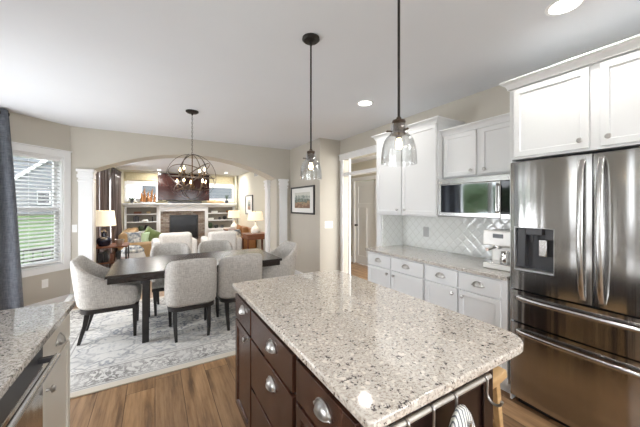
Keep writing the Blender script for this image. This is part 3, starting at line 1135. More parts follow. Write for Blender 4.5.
# ------------------------------------------------------------------ refrigerator
t = thing('refrigerator', 'stainless French-door refrigerator with ice dispenser and two bottom drawers', 'refrigerator', (2.30, 1.080, 0), RW)
FW = .91
box('cabinet_body', 'darkgrey', t, 0, FW, .02, .57, .06, 1.765)
box('kick_plate', 'black', t, .03, FW - .03, .015, .05, .0, .058)


def bowed(x0, x1, z0, z1, y_edge, bow, hole=None):
    """door slab whose front bows outwards; optional rectangular recess hole (x0,x1,z0,z1)"""
    mb = MB()
    xs = sorted(set([x0 + (x1 - x0) * k / 16 for k in range(17)] + ([hole[0], hole[1]] if hole else [])))
    zs = sorted(set([z0, z1] + ([hole[2], hole[3]] if hole else [])))
    xm, hw_ = (x0 + x1) / 2, (x1 - x0) / 2
    def Y(x):
        u = abs((x - xm) / hw_)
        return y_edge - bow * (1 - u ** 2.6)
    V = {}
    def v(i, j, back=False):
        k = (i, j, back)
        if k not in V:
            V[k] = mb.bm.verts.new((xs[i], .015 if back else Y(xs[i]), zs[j]))
        return V[k]
    inh = lambda i, j: hole and xs[i] >= hole[0] - 1e-6 and xs[i + 1] <= hole[1] + 1e-6 and zs[j] >= hole[2] - 1e-6 and zs[j + 1] <= hole[3] + 1e-6
    nx, nz = len(xs) - 1, len(zs) - 1
    for i in range(nx):
        for j in range(nz):
            if not inh(i, j):
                mb.bm.faces.new((v(i, j), v(i + 1, j), v(i + 1, j + 1), v(i, j + 1)))
    for i in range(nx):
        mb.bm.faces.new((v(i, 0), v(i + 1, 0), v(i + 1, 0, True), v(i, 0, True)))
        mb.bm.faces.new((v(i, nz), v(i + 1, nz), v(i + 1, nz, True), v(i, nz, True)))
    for j in range(nz):
        for i in (0, nx):
            mb.bm.faces.new((v(i, j), v(i, j + 1), v(i, j + 1, True), v(i, j, True)))
    mb.bm.faces.ensure_lookup_table()
    return mb, Y


ye = -.035
mb, Yf = bowed(.003, .452, .845, 1.758, ye, .018, (.035, .272, .985, 1.292))
ld = mb.build('door', 'steel', t, angle=30)
mb, _ = bowed(.458, .907, .845, 1.758, ye, .018)
rd = mb.build('door', 'steel', t, angle=30)
mb, _ = bowed(.003, .907, .610, .835, ye, .022)
d1 = mb.build('drawer', 'steel', t, angle=30)
mb, _ = bowed(.003, .907, .062, .600, ye, .022)
d2 = mb.build('drawer', 'steel', t, angle=30)
# dispenser recess
mb = MB()
hx0, hx1, hz0, hz1 = .035, .272, .985, 1.292
mb.box(hx0, hx1, .03, .034, hz0, hz1)
mb.box(hx0, hx0 + .004, -.052, .03, hz0, hz1)
mb.box(hx1 - .004, hx1, -.052, .03, hz0, hz1)
mb.box(hx0, hx1, -.052, .03, hz1 - .004, hz1)
mb.box(hx0, hx1, -.052, .03, hz0, hz0 + .012)
mb.build('dispenser_recess', 'grout_plate', ld, bevel=.001)
mb = MB()
mb.box(hx0 + .07, hx1 - .07, -.05, .02, hz1 - .05, hz1 - .004)
mb.box(hx0 + .004, hx0 + .062, -.03, .028, hz0 + .02, hz1 - .006)
mb.box(hx1 - .06, hx1 - .004, -.03, .028, hz1 - .08, hz1 - .006)
mb.build('dispenser_panel', 'darkgrey', ld, bevel=.004)
mb = MB(); mb.box(hx0 + .135, hx0 + .185, -.02, .0, hz0 + .11, hz1 - .08)
mb.build('dispenser_paddle', 'steel_h', ld, bevel=.006)
MB().cyl((hx0 + .10, -.02, hz1 - .05), (hx0 + .10, -.02, hz1 - .10), .011, .008, 12).build('water_spout', 'darkgrey', ld)


def v_handle(parent, x):
    pts = []
    for k in range(17):
        f = k / 16
        pts.append((x, ye - .018 - .045 * math.sin(PI * f) ** .45, .875 + f * .85))
    mb = MB()
    rows = []
    for p in pts:
        rows.append([(p[0] + .015 * math.cos(a), p[1] + .008 * math.sin(a), p[2]) for a in [2 * PI * q / 12 for q in range(12)]])
    mb.grid(rows, closed_v=True)
    mb.box(x - .014, x + .014, ye - .02, ye + .004, .868, .892)
    mb.box(x - .014, x + .014, ye - .02, ye + .004, 1.708, 1.732)
    return mb.build('handle', 'steel_h', parent, angle=40)


v_handle(ld, .412)
v_handle(rd, .498)


def h_handle(parent, z):
    mb = MB()
    rows = []
    for k in range(21):
        f = k / 20
        x = .05 + f * .81
        y = ye - .022 - .042 * math.sin(PI * f) ** .4
        rows.append([(x, y + .008 * math.cos(a), z + .014 * math.sin(a)) for a in [2 * PI * q / 12 for q in range(12)]])
    mb.grid(rows, closed_v=True)
    mb.box(.045, .07, ye - .03, ye + .004, z - .012, z + .012)
    mb.box(.84, .865, ye - .03, ye + .004, z - .012, z + .012)
    return mb.build('handle', 'steel_h', parent, angle=40)


h_handle(d1, .785)
h_handle(d2, .545)

# ------------------------------------------------------------------ espresso machine
t = thing('espresso_machine', 'white espresso machine with steel portafilter and jug beside the refrigerator', 'coffee machine', (2.43, 1.375, .916), RW)
box('base', 'cream_glaze', t, 0, .27, 0, .30, .0, .045, .008, 3)
box('body', 'cream_glaze', t, 0, .27, .14, .30, .045, .32, .010, 3)
box('head', 'cream_glaze', t, 0, .27, .0, .14, .195, .32, .010, 3)
box('display', 'black', t, .085, .165, -.004, .0, .262, .295, .001)
box('drip_tray', 'chrome', t, .02, .25, .005, .13, .045, .052)
mb = MB(); mb.cyl((.085, .07, .195), (.085, .07, .165), .034, seg=20); mb.cyl((.085, .05, .178), (.085, -.09, .170), .011, .014, 10)
mb.build('portafilter', 'chrome', t)
mb = MB(); mb.tube([(.225, .06, .195), (.235, .03, .17), (.24, .01, .10), (.24, .0, .085)], .005, 8)
mb.build('steam_wand', 'chrome', t)
MB().lathe([(0, .325), (.04, .321), (.042, .324), (.044, .321), (.045, .321)], (.2, .2, 0), 16).build('lid', 'cream_glaze', t)
jug = MB()
jug.lathe([(0, .0), (.042, .0), (.045, .01), (.042, .06), (.036, .085), (.039, .095), (.037, .095), (.034, .084), (.04, .01), (0, .008)], (0, 0, 0), 20)
jug.tube([(-.0, -.036, .085), (0, -.065, .08), (0, -.068, .04), (0, -.042, .022)], .005, 6)
tag(jug.build('milk_jug', 'chrome', loc=(2.50, 1.225, .9685)), 'steel milk jug standing on the espresso machine tray', 'jug')


# ------------------------------------------------------------------ plates on walls
def wall_plate(name, label, cat, mtx, x, z, w_, h_, kind, m='plate', group=None):
    t = thing(name, label, cat, group=group)
    t.matrix_world = mtx @ Matrix.Translation((x, 0, z))
    MB().box(-w_ / 2, w_ / 2, 0, .006, -h_ / 2, h_ / 2).build('plate', m, t, bevel=.002)
    if kind == 'outlet':
        for dz in (-.022, .022):
            MB().lathe([(0, .0075), (.014, .0075), (.015, .006)], (0, 0, dz), 14, Matrix.Rotation(R(-90), 4, 'X')).build('socket', m, t)
    else:
        for k in range(kind):
            xx = (k - (kind - 1) / 2) * .046
            MB().box(xx - .016, xx + .016, .006, .010, -.033, .033).build('rocker', m, t, bevel=.001)
    return t


wall_plate('outlet', 'white outlet low on the wall under the angled window', 'outlet', W45, .31, .37, .075, .115, 'outlet')
wall_plate('light_switch', 'white light switch on the narrow wall between window and white column', 'light switch',
           Matrix.Translation((-1.035, YA, 0)) @ Matrix.Rotation(PI, 4, 'Z'), 0, 1.10, .06, .115, 1)
wall_plate('light_switch', 'white triple rocker switch on the greige wall by the hall doorway', 'light switch',
           Matrix.Translation((2.655, 4.22, 0)) @ Matrix.Rotation(PI, 4, 'Z'), 0, 1.10, .165, .12, 3)
wall_plate('outlet', 'brushed metal outlet on the tiled backsplash', 'outlet',
           Matrix.Translation((2.878, 2.32, 0)) @ Matrix.Rotation(PI / 2, 4, 'Z'), 0, 1.12, .08, .12, 'outlet', 'grout_plate')


# ------------------------------------------------------------------ framed prints
def framed(name, label, loc, rz, w_, h_, fw=.022, matw=.11, amat='art', aw=None):
    t = thing(name, label, 'picture', loc, rz)
    mb = MB()
    for x0, x1, z0, z1 in ((0, w_, 0, fw), (0, w_, h_ - fw, h_), (0, fw, fw, h_ - fw), (w_ - fw, w_, fw, h_ - fw)):
        mb.box(x0, x1, -.025, 0, z0, z1)
    mb.build('frame', 'black', t, bevel=.002)
    box('mat_board', 'paper', t, fw, w_ - fw, -.010, -.002, fw, h_ - fw, 0)
    mh = matw
    aw = aw or matw
    box('print', amat, t, fw + aw, w_ - fw - aw, -.012, -.010, fw + mh, h_ - fw - mh, 0)
    return t


framed('framed_picture', 'black framed landscape print with white mat on the wall beside the arch', (2.473, 5.38, 1.275), RW, .99, .535, .03, .085, 'art', .14)
framed('framed_picture', 'black framed upright print on the living room wall above the tan sofa', (2.368, 8.45, 1.175), RW, .72, .56, .03, .11, 'art', .2)

# ------------------------------------------------------------------ island
IX0, IX1, IY0, IY1 = .455, 1.305, .530, 1.968
BX0, BX1, BY0, BY1 = .49, 1.09, .60, 1.945
poly = [(IX0 + .012, IY0), ]
def arc(cx, cy, r, a0, a1, n=8):
    return [(cx + r * math.cos(R(a0 + (a1 - a0) * k / n)), cy + r * math.sin(R(a0 + (a1 - a0) * k / n))) for k in range(n + 1)]
poly = arc(IX0 + .015, IY0 + .015, .015, 180, 270, 4) + arc(IX1 - .12, IY0 + .12, .12, 270, 360) + arc(IX1 - .12, IY1 - .12, .12, 0, 90) + arc(IX0 + .015, IY1 - .015, .015, 90, 180, 4)
mb = MB(); mb.prism(poly, .885, .915)
tag(mb.build('island_countertop', 'granite', bevel=.006, seg=3), 'cream speckled granite island countertop with rounded seating corners', 'countertop')
# body local x = BY1 - Y
t = thing('kitchen_island', 'dark cherry kitchen island cabinet with drawers and nickel pulls', 'kitchen island', (BX0, BY1, 0), RW)
mb = MB()
L_ = BY1 - BY0
mb.box(0, L_, 0, BX1 - BX0, .1, .884)
mb.box(.03, L_ - .03, .06, BX1 - BX0 - .03, 0, .1)
mb.build('body', 'cherry_dark', t, bevel=.002)
isl = [
    ('drawer', .012, .352, .70, .852, False, ('cup', .20, .792)),
    ('door', .012, .352, .115, .685, True, ('knob', .305, .665)),
    ('drawer', .376, .926, .70, .852, False, ('cup', .70, .785)),
    ('drawer', .376, .926, .425, .685, False, ('cup', .70, .61)),
    ('drawer', .376, .926, .115, .410, False, ('cup', .70, .33)),
    ('drawer', .960, L_ - .012, .70, .852, False, ('cup', 1.165, .782)),
    ('door', .960, L_ - .012, .115, .685, True, ('knob', 1.0, .60)),
]
for f in isl:
    o = front(t, f[0], f[1], f[2], f[3], f[4], 'cherry', shaker=f[5])
    (knob if f[6][0] == 'knob' else cup_pull)(o, f[6][1], f[6][2], 'nickel')
# end panel with frame facing the camera side
mb = MB()
mb.box(L_, L_ + .012, .0, BX1 - BX0, .1, .884)
for a, b, c, d_ in ((.0, .06, .1, .884), (BX1 - BX0 - .06, BX1 - BX0, .1, .884), (.06, BX1 - BX0 - .06, .80, .884), (.06, BX1 - BX0 - .06, .1, .2)):
    mb.box(L_ + .012, L_ + .022, a, b, c, d_)
mb.build('end_panel', 'cherry_dark', t, bevel=.002)

# towel rail, hooks, towel
RY, RZ_ = .553, .847
t = thing('towel_rail', 'satin nickel rail fixed under the island countertop end', 'towel rail', (0, 0, 0))
MB().cyl((.52, RY, RZ_), (1.02, RY, RZ_), .009, seg=14).build('bar', 'rail_nickel', t)
for x in (.54, 1.0):
    mb = MB(); mb.cyl((x, .578, RZ_), (x, RY, RZ_), .006); mb.lathe([(0, 0), (.016, 0), (.014, .006), (0, .006)], (x, .577, RZ_), 14, Matrix.Rotation(R(90), 4, 'X'))
    mb.build('bracket', 'nickel', t)


def s_hook(x, label):
    mb = MB()
    pts = []
    for k in range(9):
        a = PI * k / 8
        pts.append((x, RY + .013 * math.cos(a) , RZ_ + .0125 * math.sin(a)))
    pts = [(x, RY + .012 * math.cos(PI * k / 8), RZ_ + .0105 * math.sin(PI * k / 8)) for k in range(9)]
    pts += [(x, RY - .012, RZ_ - .02), (x, RY - .011, RZ_ - .042)]
    for k in range(1, 9):
        a = PI + PI * k / 8
        pts.append((x, RY - .035 + .024 * math.cos(a - PI), RZ_ - .046 + .022 * math.sin(a)))
    mb.tube(pts, .0045, 8)
    mb.lathe([(0, -.006), (.006, 0), (0, .006)], pts[-1], 8)
    return tag(mb.build('hook', 'nickel'), label, 'hook', 'nickel hooks on the towel rail')


s_hook(.60, 'nickel hook on the island rail nearest the drawer side')
s_hook(.705, 'empty nickel hook on the rail beside the striped towel')
s_hook(.812, 'nickel hook on the island rail holding the striped towel')
s_hook(.985, 'nickel hook at the stool end of the island rail')

mb = MB()
rows = []
for j in range(15):
    f = j / 14
    z = -.42 * f
    wx = .018 + .034 * min(1, f * 7) ** .5 + .012 * f
    wy = .010 + .015 * min(1, f * 5) ** .6
    row = []
    for k in range(48):
        a = 2 * PI * k / 48
        q = 1 + .13 * math.sin(a * 6 + .5 * math.sin(f * 4)) * min(1, f * 4)
        row.append((wx * q * math.cos(a) + .004 * math.sin(f * 6), wy * q * math.sin(a), z))
    rows.append(row)
V = mb.grid(rows, closed_v=True)
mb.bm.faces.new(V[0][::-1])
mb.bm.faces.new(V[-1])
o = mb.build('dish_towel', 'towel', loc=(.806, .522, .832), angle=180)
tag(o, 'white and grey striped dish towel gathered on the island rail hook', 'towel')

# ------------------------------------------------------------------ oak stool
t = thing('counter_stool', 'light oak backless counter stool tucked beside the island', 'stool', (1.352, .90, 0))
mb = MB()
rows = []
for i in range(13):
    u = i / 12 * 2 - 1
    rows.append([(u * .18, (j / 8 * 2 - 1) * .155, .60 + .02 * u * u) for j in range(9)])
mb.grid(rows)
o = mb.build('seat', 'oak', t)
so = o.modifiers.new('solid', 'SOLIDIFY'); so.thickness = .045; so.offset = -1
bv = o.modifiers.new('bevel', 'BEVEL'); bv.width = .008; bv.segments = 3
for sx in (-1, 1):
    for sy in (-1, 1):
        MB().bar((sx * .14, sy * .115, .585), (sx * .18, sy * .145, 0), .034, .034, .026, .026).build('leg', 'oak', t, bevel=.004)
for sy in (-1, 1):
    MB().bar((-.165, sy * .133, .22), (.165, sy * .133, .22), .02, .026).build('stretcher', 'oak', t, bevel=.003)
for sx in (-1, 1):
    MB().bar((sx * .160, -.125, .32), (sx * .160, .125, .32), .02, .026).build('stretcher', 'oak', t, bevel=.003)

# ------------------------------------------------------------------ counter on the window side with dishwasher
LX = -.42
tag(MB().box(-1.05, -.385, -.6, 2.055, .885, .915).build('worktop', 'granite2', bevel=.004, seg=3), 'grey speckled granite counter over the dishwasher', 'worktop')
cabinet('base_cabinet', 'greige base cabinet with one drawer and one door beside the dishwasher', (LX, 1.575, 0), PI / 2, .45, 0, .883, .62, 'greige_cab', [
    ('drawer', .010, .44, .735, .872, False, ('cup', .23, .795)),
    ('door', .010, .44, .115, .722, True, ('knob', .05, .66))], toe=True)
cabinet('base_cabinet', 'greige sink base cabinet out past the dishwasher toward the camera', (LX, -.55, 0), PI / 2, 1.50, 0, .883, .62, 'greige_cab', [
    ('door', .01, .49, .115, .872, True), ('door', .505, .99, .115, .872, True), ('door', 1.005, 1.49, .115, .872, True)], toe=True)
t = thing('dishwasher', 'stainless dishwasher with long bar handle under the granite counter', 'dishwasher', (LX, .96, 0), PI / 2)
box('body', 'darkgrey', t, .004, .606, .0, .58, .1, .88)
box('kick_plate', 'black', t, .004, .606, .05, .06, 0, .1)
box('door', 'steel', t, .004, .606, -.025, 0, .115, .79, .004)
box('control_panel', 'darkgrey', t, .004, .606, -.025, 0, .793, .876, .003)
mb = MB(); mb.cyl((.03, -.075, .835), (.575, -.075, .835), .011, seg=14)
mb.build('handle', 'steel_h', t)
for x in (.05, .555):
    MB().box(x - .012, x + .012, -.078, -.022, .826, .844).build('handle_bracket', 'darkgrey', t, bevel=.002)


# ------------------------------------------------------------------ rug
RX0, RX1, RY0, RY1 = -1.08, 2.0, 2.75, 5.08
hx, hy = (RX1 - RX0) / 2, (RY1 - RY0) / 2
M['rug'] = rug_mat(hx, hy)
mb = MB(); mb.box(-hx, hx, -hy, hy, 0, .012)
tag(mb.build('rug', 'rug', bevel=.004, loc=((RX0 + RX1) / 2, (RY0 + RY1) / 2, 0)), 'faded cream and grey patterned rug under the dining table', 'rug')
ZR = .0125

# ------------------------------------------------------------------ dining table
TX0, TX1, TY0, TY1 = -.42, 1.41, 3.36, 4.36
t = thing('dining_table', 'dark espresso rectangular dining table on the patterned rug', 'table', ((TX0 + TX1) / 2, (TY0 + TY1) / 2, ZR))
tw, td = (TX1 - TX0) / 2, (TY1 - TY0) / 2
mb = MB(); mb.box(-tw, tw, -td, td, .722, .752)
mb.build('table_top', 'espresso', t, bevel=.004)
mb = MB(); mb.box(-tw + .02, tw - .02, -td + .02, td - .02, .665, .722)
mb.build('apron', 'espresso', t, bevel=.003)
for sx in (-1, 1):
    for sy in (-1, 1):
        lx, ly = sx * (tw - .335), sy * (td - .12)
        MB().box(lx - .031, lx + .031, ly - .031, ly + .031, 0, .665).build('leg', 'blackwood', t, bevel=.003)
for sx in (-1, 1):
    MB().box(sx * (tw - .31) - .025, sx * (tw - .31) + .025, -td + .16, td - .16, .60, .665).build('crossbar', 'blackwood', t, bevel=.003)


# ------------------------------------------------------------------ dining chairs
def u_path(w_, yb, yf, r):
    """open U seen from above: left front -> back -> right front ; chair faces +y, back at yb"""
    p = []
    n = 6
    for k in range(n):
        p.append((-w_, yf + (yb + r - yf) * k / n))
    for k in range(7):
        a = PI + PI / 2 * k / 6
        p.append((-w_ + r + r * math.cos(a), yb + r + r * math.sin(a)))
    for k in range(1, 3):
        p.append((-w_ + r + (2 * w_ - 2 * r) * k / 4, yb))
    q = [(-x, y) for x, y in p[::-1]]
    return p + q[1:]


def shell(path, thick, zlow, ztop, flare=0.0):
    """upholstered wall along a path with its own height at each point, rounded on top"""
    mb = MB()
    n = len(path)
    P = [Vector((x, y)) for x, y in path]
    # path length parameter
    rows = []
    for i in range(n):
        tdir = (P[min(i + 1, n - 1)] - P[max(i - 1, 0)]).normalized()
        nr = Vector((tdir.y, -tdir.x))          # points outwards for our winding
        c = P[i]
        # decide outward by distance from origin
        if (c + nr * .01).length < (c - nr * .01).length:
            nr = -nr
        zt = ztop(i, c)
        h = thick / 2
        sec = []
        for off, z in ((-h, zlow), (-h, zlow + (zt - zlow) * .5), (-h, zt - h * .9), (-h * .6, zt - h * .2), (0, zt), (h * .6, zt - h * .2), (h, zt - h * .9), (h, zlow + (zt - zlow) * .5), (h, zlow)):
            f = (z - zlow) / (.55)
            lean = Vector((0, -flare * max(0, f) ** 1.3)) * (1 if c.y < 0 else .0)
            q = c + nr * off + lean * max(0, min(1, -c.y / .26))
            sec.append((q.x, q.y, z))
        rows.append(sec)
    V = mb.grid(rows, closed_v=True)
    mb.bm.faces.new(V[0][::-1])
    mb.bm.faces.new(V[-1])
    return mb


def make_chair(arms, label, group):
    t = thing('dining_chair' if not arms else 'dining_armchair', label, 'chair', (0, 0, 0), 0, group)
    hw_ = .238 if not arms else .275
    yb, yf = -.27, .25
    if arms:
        path = u_path(hw_, yb, yf, .13)
        def zt(i, c):
            return .55 + .322 * math.exp(-max(0, c.y - yb - .012) / .2)
        mb = shell(path, .06, .355, zt, .06)
    else:
        path = [p for p in u_path(hw_, yb, yf, .12)]
        path = [p for p in path if p[1] < yb + .20]
        def zt(i, c):
            f = max(0, (c.y - (yb + .005)) / .12)
            return .872 - .10 * f ** 2.0 - .012 * (abs(c.x) / hw_) ** 2
        mb = shell(path, .055, .355, zt, .05)
    mb.build('backrest', 'fabric', t, subsurf=1)
    # seat cushion
    mb = MB()
    mb.box(-hw_ + .035, hw_ - .035, yb + .04, yf + .015, .36, .475)
    mb.build('seat', 'fabric', t, bevel=.035, seg=4)
    if not arms:
        mb = MB()
        mb.box(-hw_ + .0, hw_ - .0, yb + .14, yf, .355, .44)
        mb.build('seat_side', 'fabric', t, bevel=.02, seg=3)
    # frame
    mb = MB()
    pl = [(x * .985, y * .985) for x, y in u_path(hw_, yb, yf, .12)]
    mb.prism(pl, .315, .358)
    mb.build('seat_frame', 'blackwood', t, bevel=.003)
    for sx in (-1, 1):
        MB().bar((sx * (hw_ - .035), yf - .035, .33), (sx * (hw_ - .045), yf - .035, 0), .045, .045, .028, .028).build('leg', 'blackwood', t, bevel=.003)
        # rear legs, splayed backwards and slightly curved
        mb = MB()
        pts = [(sx * (hw_ - .07), yb + .075, .33), (sx * (hw_ - .07), yb + .055, .2), (sx * (hw_ - .075), yb + .02 , .08), (sx * (hw_ - .08), yb + (.0 if arms else .02), 0)]
        rows = []
        for k, p_ in enumerate(pts):
            a = .024 - .0035 * k
            rows.append([(p_[0] + i * a, p_[1] + j * a, p_[2]) for i, j in ((-1, -1), (1, -1), (1, 1), (-1, 1))])
        V = mb.grid(rows, closed_v=True)
        mb.bm.faces.new(V[0][::-1]); mb.bm.faces.new(V[-1])
        mb.build('leg', 'blackwood', t, bevel=.003)
    return t


ch = make_chair(False, 'oatmeal upholstered chair at the near table side, closer to the angled window', 'armless chairs along the dining table')
ch.location = (.35, 3.55, ZR)
for (x, y, rz, lb) in ((.885, 3.56, 0, 'oatmeal upholstered chair at the near table side, closer to the island'),
                       (.20, 4.44, PI, 'oatmeal chair across the table, its back before the fireplace'),
                       (.82, 4.44, PI, 'oatmeal chair across the table, its back before the cognac sofa')):
    c = copy_tree(ch, None, lb)
    c.location = (x, y, ZR)
    c.rotation_euler = (0, 0, rz)
ac = make_chair(True, 'oatmeal dining armchair at the window end of the table', 'armchairs at the table ends')
ac.location = (-.405, 3.93, ZR)
ac.rotation_euler = (0, 0, -PI / 2)
c = copy_tree(ac, None, 'oatmeal dining armchair at the table end near the framed landscape print')
c.location = (1.49, 3.97, ZR)
c.rotation_euler = (0, 0, PI / 2)

# ------------------------------------------------------------------ orb chandelier
CX, CY, CZ, CR = .40, 3.83, 1.80, .283
t = thing('orb_chandelier', 'bronze orb chandelier with candle bulbs above the dining table', 'chandelier', (CX, CY, CZ))
MB().lathe([(0, 0), (.075, 0), (.075, -.012), (.06, -.024), (.012, -.03), (.008, -.05), (0, -.05)], (0, 0, ZC - CZ), 24).build('canopy', 'bronze', t)
mb = MB()
ztop, zbot = ZC - CZ - .04, CR + .01
n = int((ztop - zbot) / .026)
for k in range(n + 1):
    z = ztop - (ztop - zbot) * k / n
    a = (k % 2) * PI / 2
    mb.tube([(.008 * math.cos(q) * math.cos(a), .008 * math.cos(q) * math.sin(a), z + .016 * math.sin(q)) for q in [2 * PI * i / 8 for i in range(8)]], .0022, 5, closed=True)
mb.build('chain', 'bronze', t)
for k, (tilt, az) in enumerate(((0, 0), (0, 60), (0, 120), (50, 20), (-50, 75), (84, 10))):
    rot = Matrix.Rotation(R(az), 4, 'Z') @ Matrix.Rotation(R(90 - tilt), 4, 'X')
    mb = MB(rot)
    N = 48
    rr = CR - .004 * k
    rows = []
    for i in range(N):
        a = 2 * PI * i / N
        rows.append([((rr + dr) * math.cos(a), (rr + dr) * math.sin(a), dz) for dr, dz in ((-.002, -.005), (.002, -.005), (.002, .005), (-.002, .005))])
    mb.grid(rows, closed_u=True, closed_v=True)
    mb.build('ring', 'bronze' if k in (0, 2) else 'ringmetal', t, flat=False)
mb = MB(); mb.cyl((0, 0, CR), (0, 0, -.12), .006); mb.lathe([(0, -.16), (.018, -.145), (.028, -.12), (.018, -.095), (.01, -.08), (.01, 0), (.02, .02), (.01, .04), (0, .04)], (0, 0, 0), 14)
mb.build('stem', 'aged_bronze', t)
for tier, (n, rad, zc, ph) in enumerate(((5, .175, -.115, .3), (4, .165, .03, .9))):
    for k in range(n):
        a = 2 * PI * k / n + ph
        ca, sa = math.cos(a), math.sin(a)
        mb = MB()
        mb.tube([(.01 * ca, .01 * sa, zc - .02), (rad * .5 * ca, rad * .5 * sa, zc - .045), (rad * .85 * ca, rad * .85 * sa, zc - .035), (rad * ca, rad * sa, zc - .005)], .0042, 6)
        mb.lathe([(0, 0), (.022, .004), (.024, .010), (.010, .008), (.010, .05), (0, .05)], (rad * ca, rad * sa, zc - .01), 12)
        arm = mb.build('candle_arm', 'aged_bronze', t)
        MB().lathe([(0, 0), (.006, .002), (.010, .014), (.011, .022), (.006, .036), (.002, .046), (0, .047)], (rad * ca, rad * sa, zc + .04), 10).build('bulb', 'bulb', arm)


# ------------------------------------------------------------------ glass pendants
def pendant(x, y, label):
    t = thing('pendant_light', label, 'pendant light', (x, y, 0), 0, 'glass pendants above the island')
    MB().lathe([(0, ZC), (.06, ZC), (.062, ZC - .012), (.05, ZC - .024), (.012, ZC - .03), (.010, ZC - .05), (0, ZC - .05)], (0, 0, 0), 24).build('canopy', 'bronze', t)
    MB().cyl((0, 0, ZC - .03), (0, 0, 1.83), .006, seg=12).build('rod', 'bronze', t)
    mb = MB(); mb.lathe([(0, 1.842), (.010, 1.84), (.012, 1.83), (.028, 1.826), (.030, 1.818), (.027, 1.814), (.027, 1.775), (.031, 1.770), (.031, 1.762), (.016, 1.758), (.013, 1.745), (0, 1.745)], (0, 0, 0), 20)
    for k in range(3):
        a = 2 * PI * k / 3 + .5
        mb.cyl((.026 * math.cos(a), .026 * math.sin(a), 1.778), (.050 * math.cos(a), .050 * math.sin(a), 1.778), .0035, seg=8)
        mb.lathe([(0, -.006), (.006, 0), (0, .006)], (.052 * math.cos(a), .052 * math.sin(a), 1.778), 8)
    mb.build('socket_cap', 'socket', t)
    prof = [(.036, 1.806), (.036, 1.772), (.040, 1.764), (.052, 1.754), (.063, 1.738), (.071, 1.712), (.0755, 1.68), (.077, 1.655), (.0775, 1.632)]
    inner = [(r - .003, z) for r, z in prof[::-1]]
    MB().lathe(prof + inner + [prof[0]], (0, 0, 0), 36).build('glass_shade', 'jar', t, angle=60)
    MB().lathe([(0, 1.75), (.009, 1.746), (.010, 1.738), (.014, 1.724), (.0155, 1.714), (.012, 1.703), (.006, 1.698), (0, 1.697)], (0, 0, 0), 14).build('bulb', 'bulb', t)
    return t


pendant(.942, 1.73, 'clear glass pendant over the island end nearest the dining table')
pendant(.935, .90, 'clear glass pendant over the island end nearest the camera')


# ------------------------------------------------------------------ recessed downlights
def downlight(x, y, z, label, power=5, r=.075):
    t = thing('recessed_light', label, 'ceiling light', (x, y, z), 0, 'recessed ceiling downlights')
    MB().lathe([(r + .018, -.0), (r + .016, -.005), (r, -.006), (r, .0)], (0, 0, 0), 32).build('trim_ring', 'trimwhite', t)
    MB().lathe([(r, -.003), (0, -.0031)], (0, 0, 0), 32).build('lens', 'down', t)
    l = bpy.data.lights.new('downlight_lamp', 'AREA'); l.shape = 'DISK'; l.size = r * 1.6; l.energy = power; l.color = (1, .97, .93)
    o = bpy.data.objects.new('downlight_lamp', l); COL.objects.link(o); o.location = (x, y, z - .012)


downlight(2.077, 2.518, ZC, 'recessed ceiling light in front of the tall wall cabinet')
downlight(2.068, .692, ZC, 'recessed ceiling light above the refrigerator doors')
for x, y in ((1.0, -.9), (-.3, -.6), (2.1, -.9)):
    downlight(x, y, ZC, 'unseen recessed ceiling light added over the kitchen floor away from the island')  # extra fixtures behind the camera, added for more kitchen light
downlight(.10, 6.12, ZL, 'hidden recessed living room ceiling light added just past the arch', 22, .06)  # added fill, kept out of sight above the arch
downlight(1.85, 8.75, ZL, 'recessed living room ceiling light before the fireplace wall', 20, .05)
downlight(.10, 8.9, ZL, 'recessed living room ceiling light in front of the tall shelves', 20, .05)

# ------------------------------------------------------------------ living room: fireplace wall
mb = MB()
FX0, FX1 = .085, 1.375
BXL, BXR = -.72, 2.24
# base cabinets / shelves carcass (continuous joinery) each side
def bookcase(label, x0, x1):
    t = thing('bookcase', label, 'bookcase', (x0, YF - .06, 0))
    W_ = x1 - x0
    mb = MB()
    mb.box(0, W_, 0, .158, 0, .72)
    mb.box(0, .045, 0, .158, .72, 1.42)
    mb.box(W_ - .045, W_, 0, .158, .72, 1.42)
    mb.box(0, W_, 0, .158, 1.385, 1.439)
    mb.build('carcass', 'white', t, bevel=.002)
    box('back_panel', 'shelfback', t, .045, W_ - .045, .148, .156, .72, 1.385, 0)
    for z in (.955, 1.175):
        box('shelf', 'white', t, .045, W_ - .045, .005, .147, z, z + .028)
    for k in range(2):
        a = .02 + k * (W_ - .04) / 2
        front(t, 'door', a + .005, a + (W_ - .04) / 2 - .005, .12, .70, 'white')
    return t


bookcase('white built-in bookcase between brown curtains and fireplace', BXL, FX0 - .003)
bookcase('white built-in bookcase between fireplace and living room lamps', FX1 + .003, BXR)
mb = MB()
mb.box(BXL - .03, BXR + .03, YF - .13, YF + .098, 1.44, 1.475)
mb.box(BXL - .04, BXR + .04, YF - .16, YF + .098, 1.475, 1.505)
tag(mb.build('mantel_shelf', 'white', bevel=.004), 'long white mantel ledge across fireplace and bookcases', 'mantel')

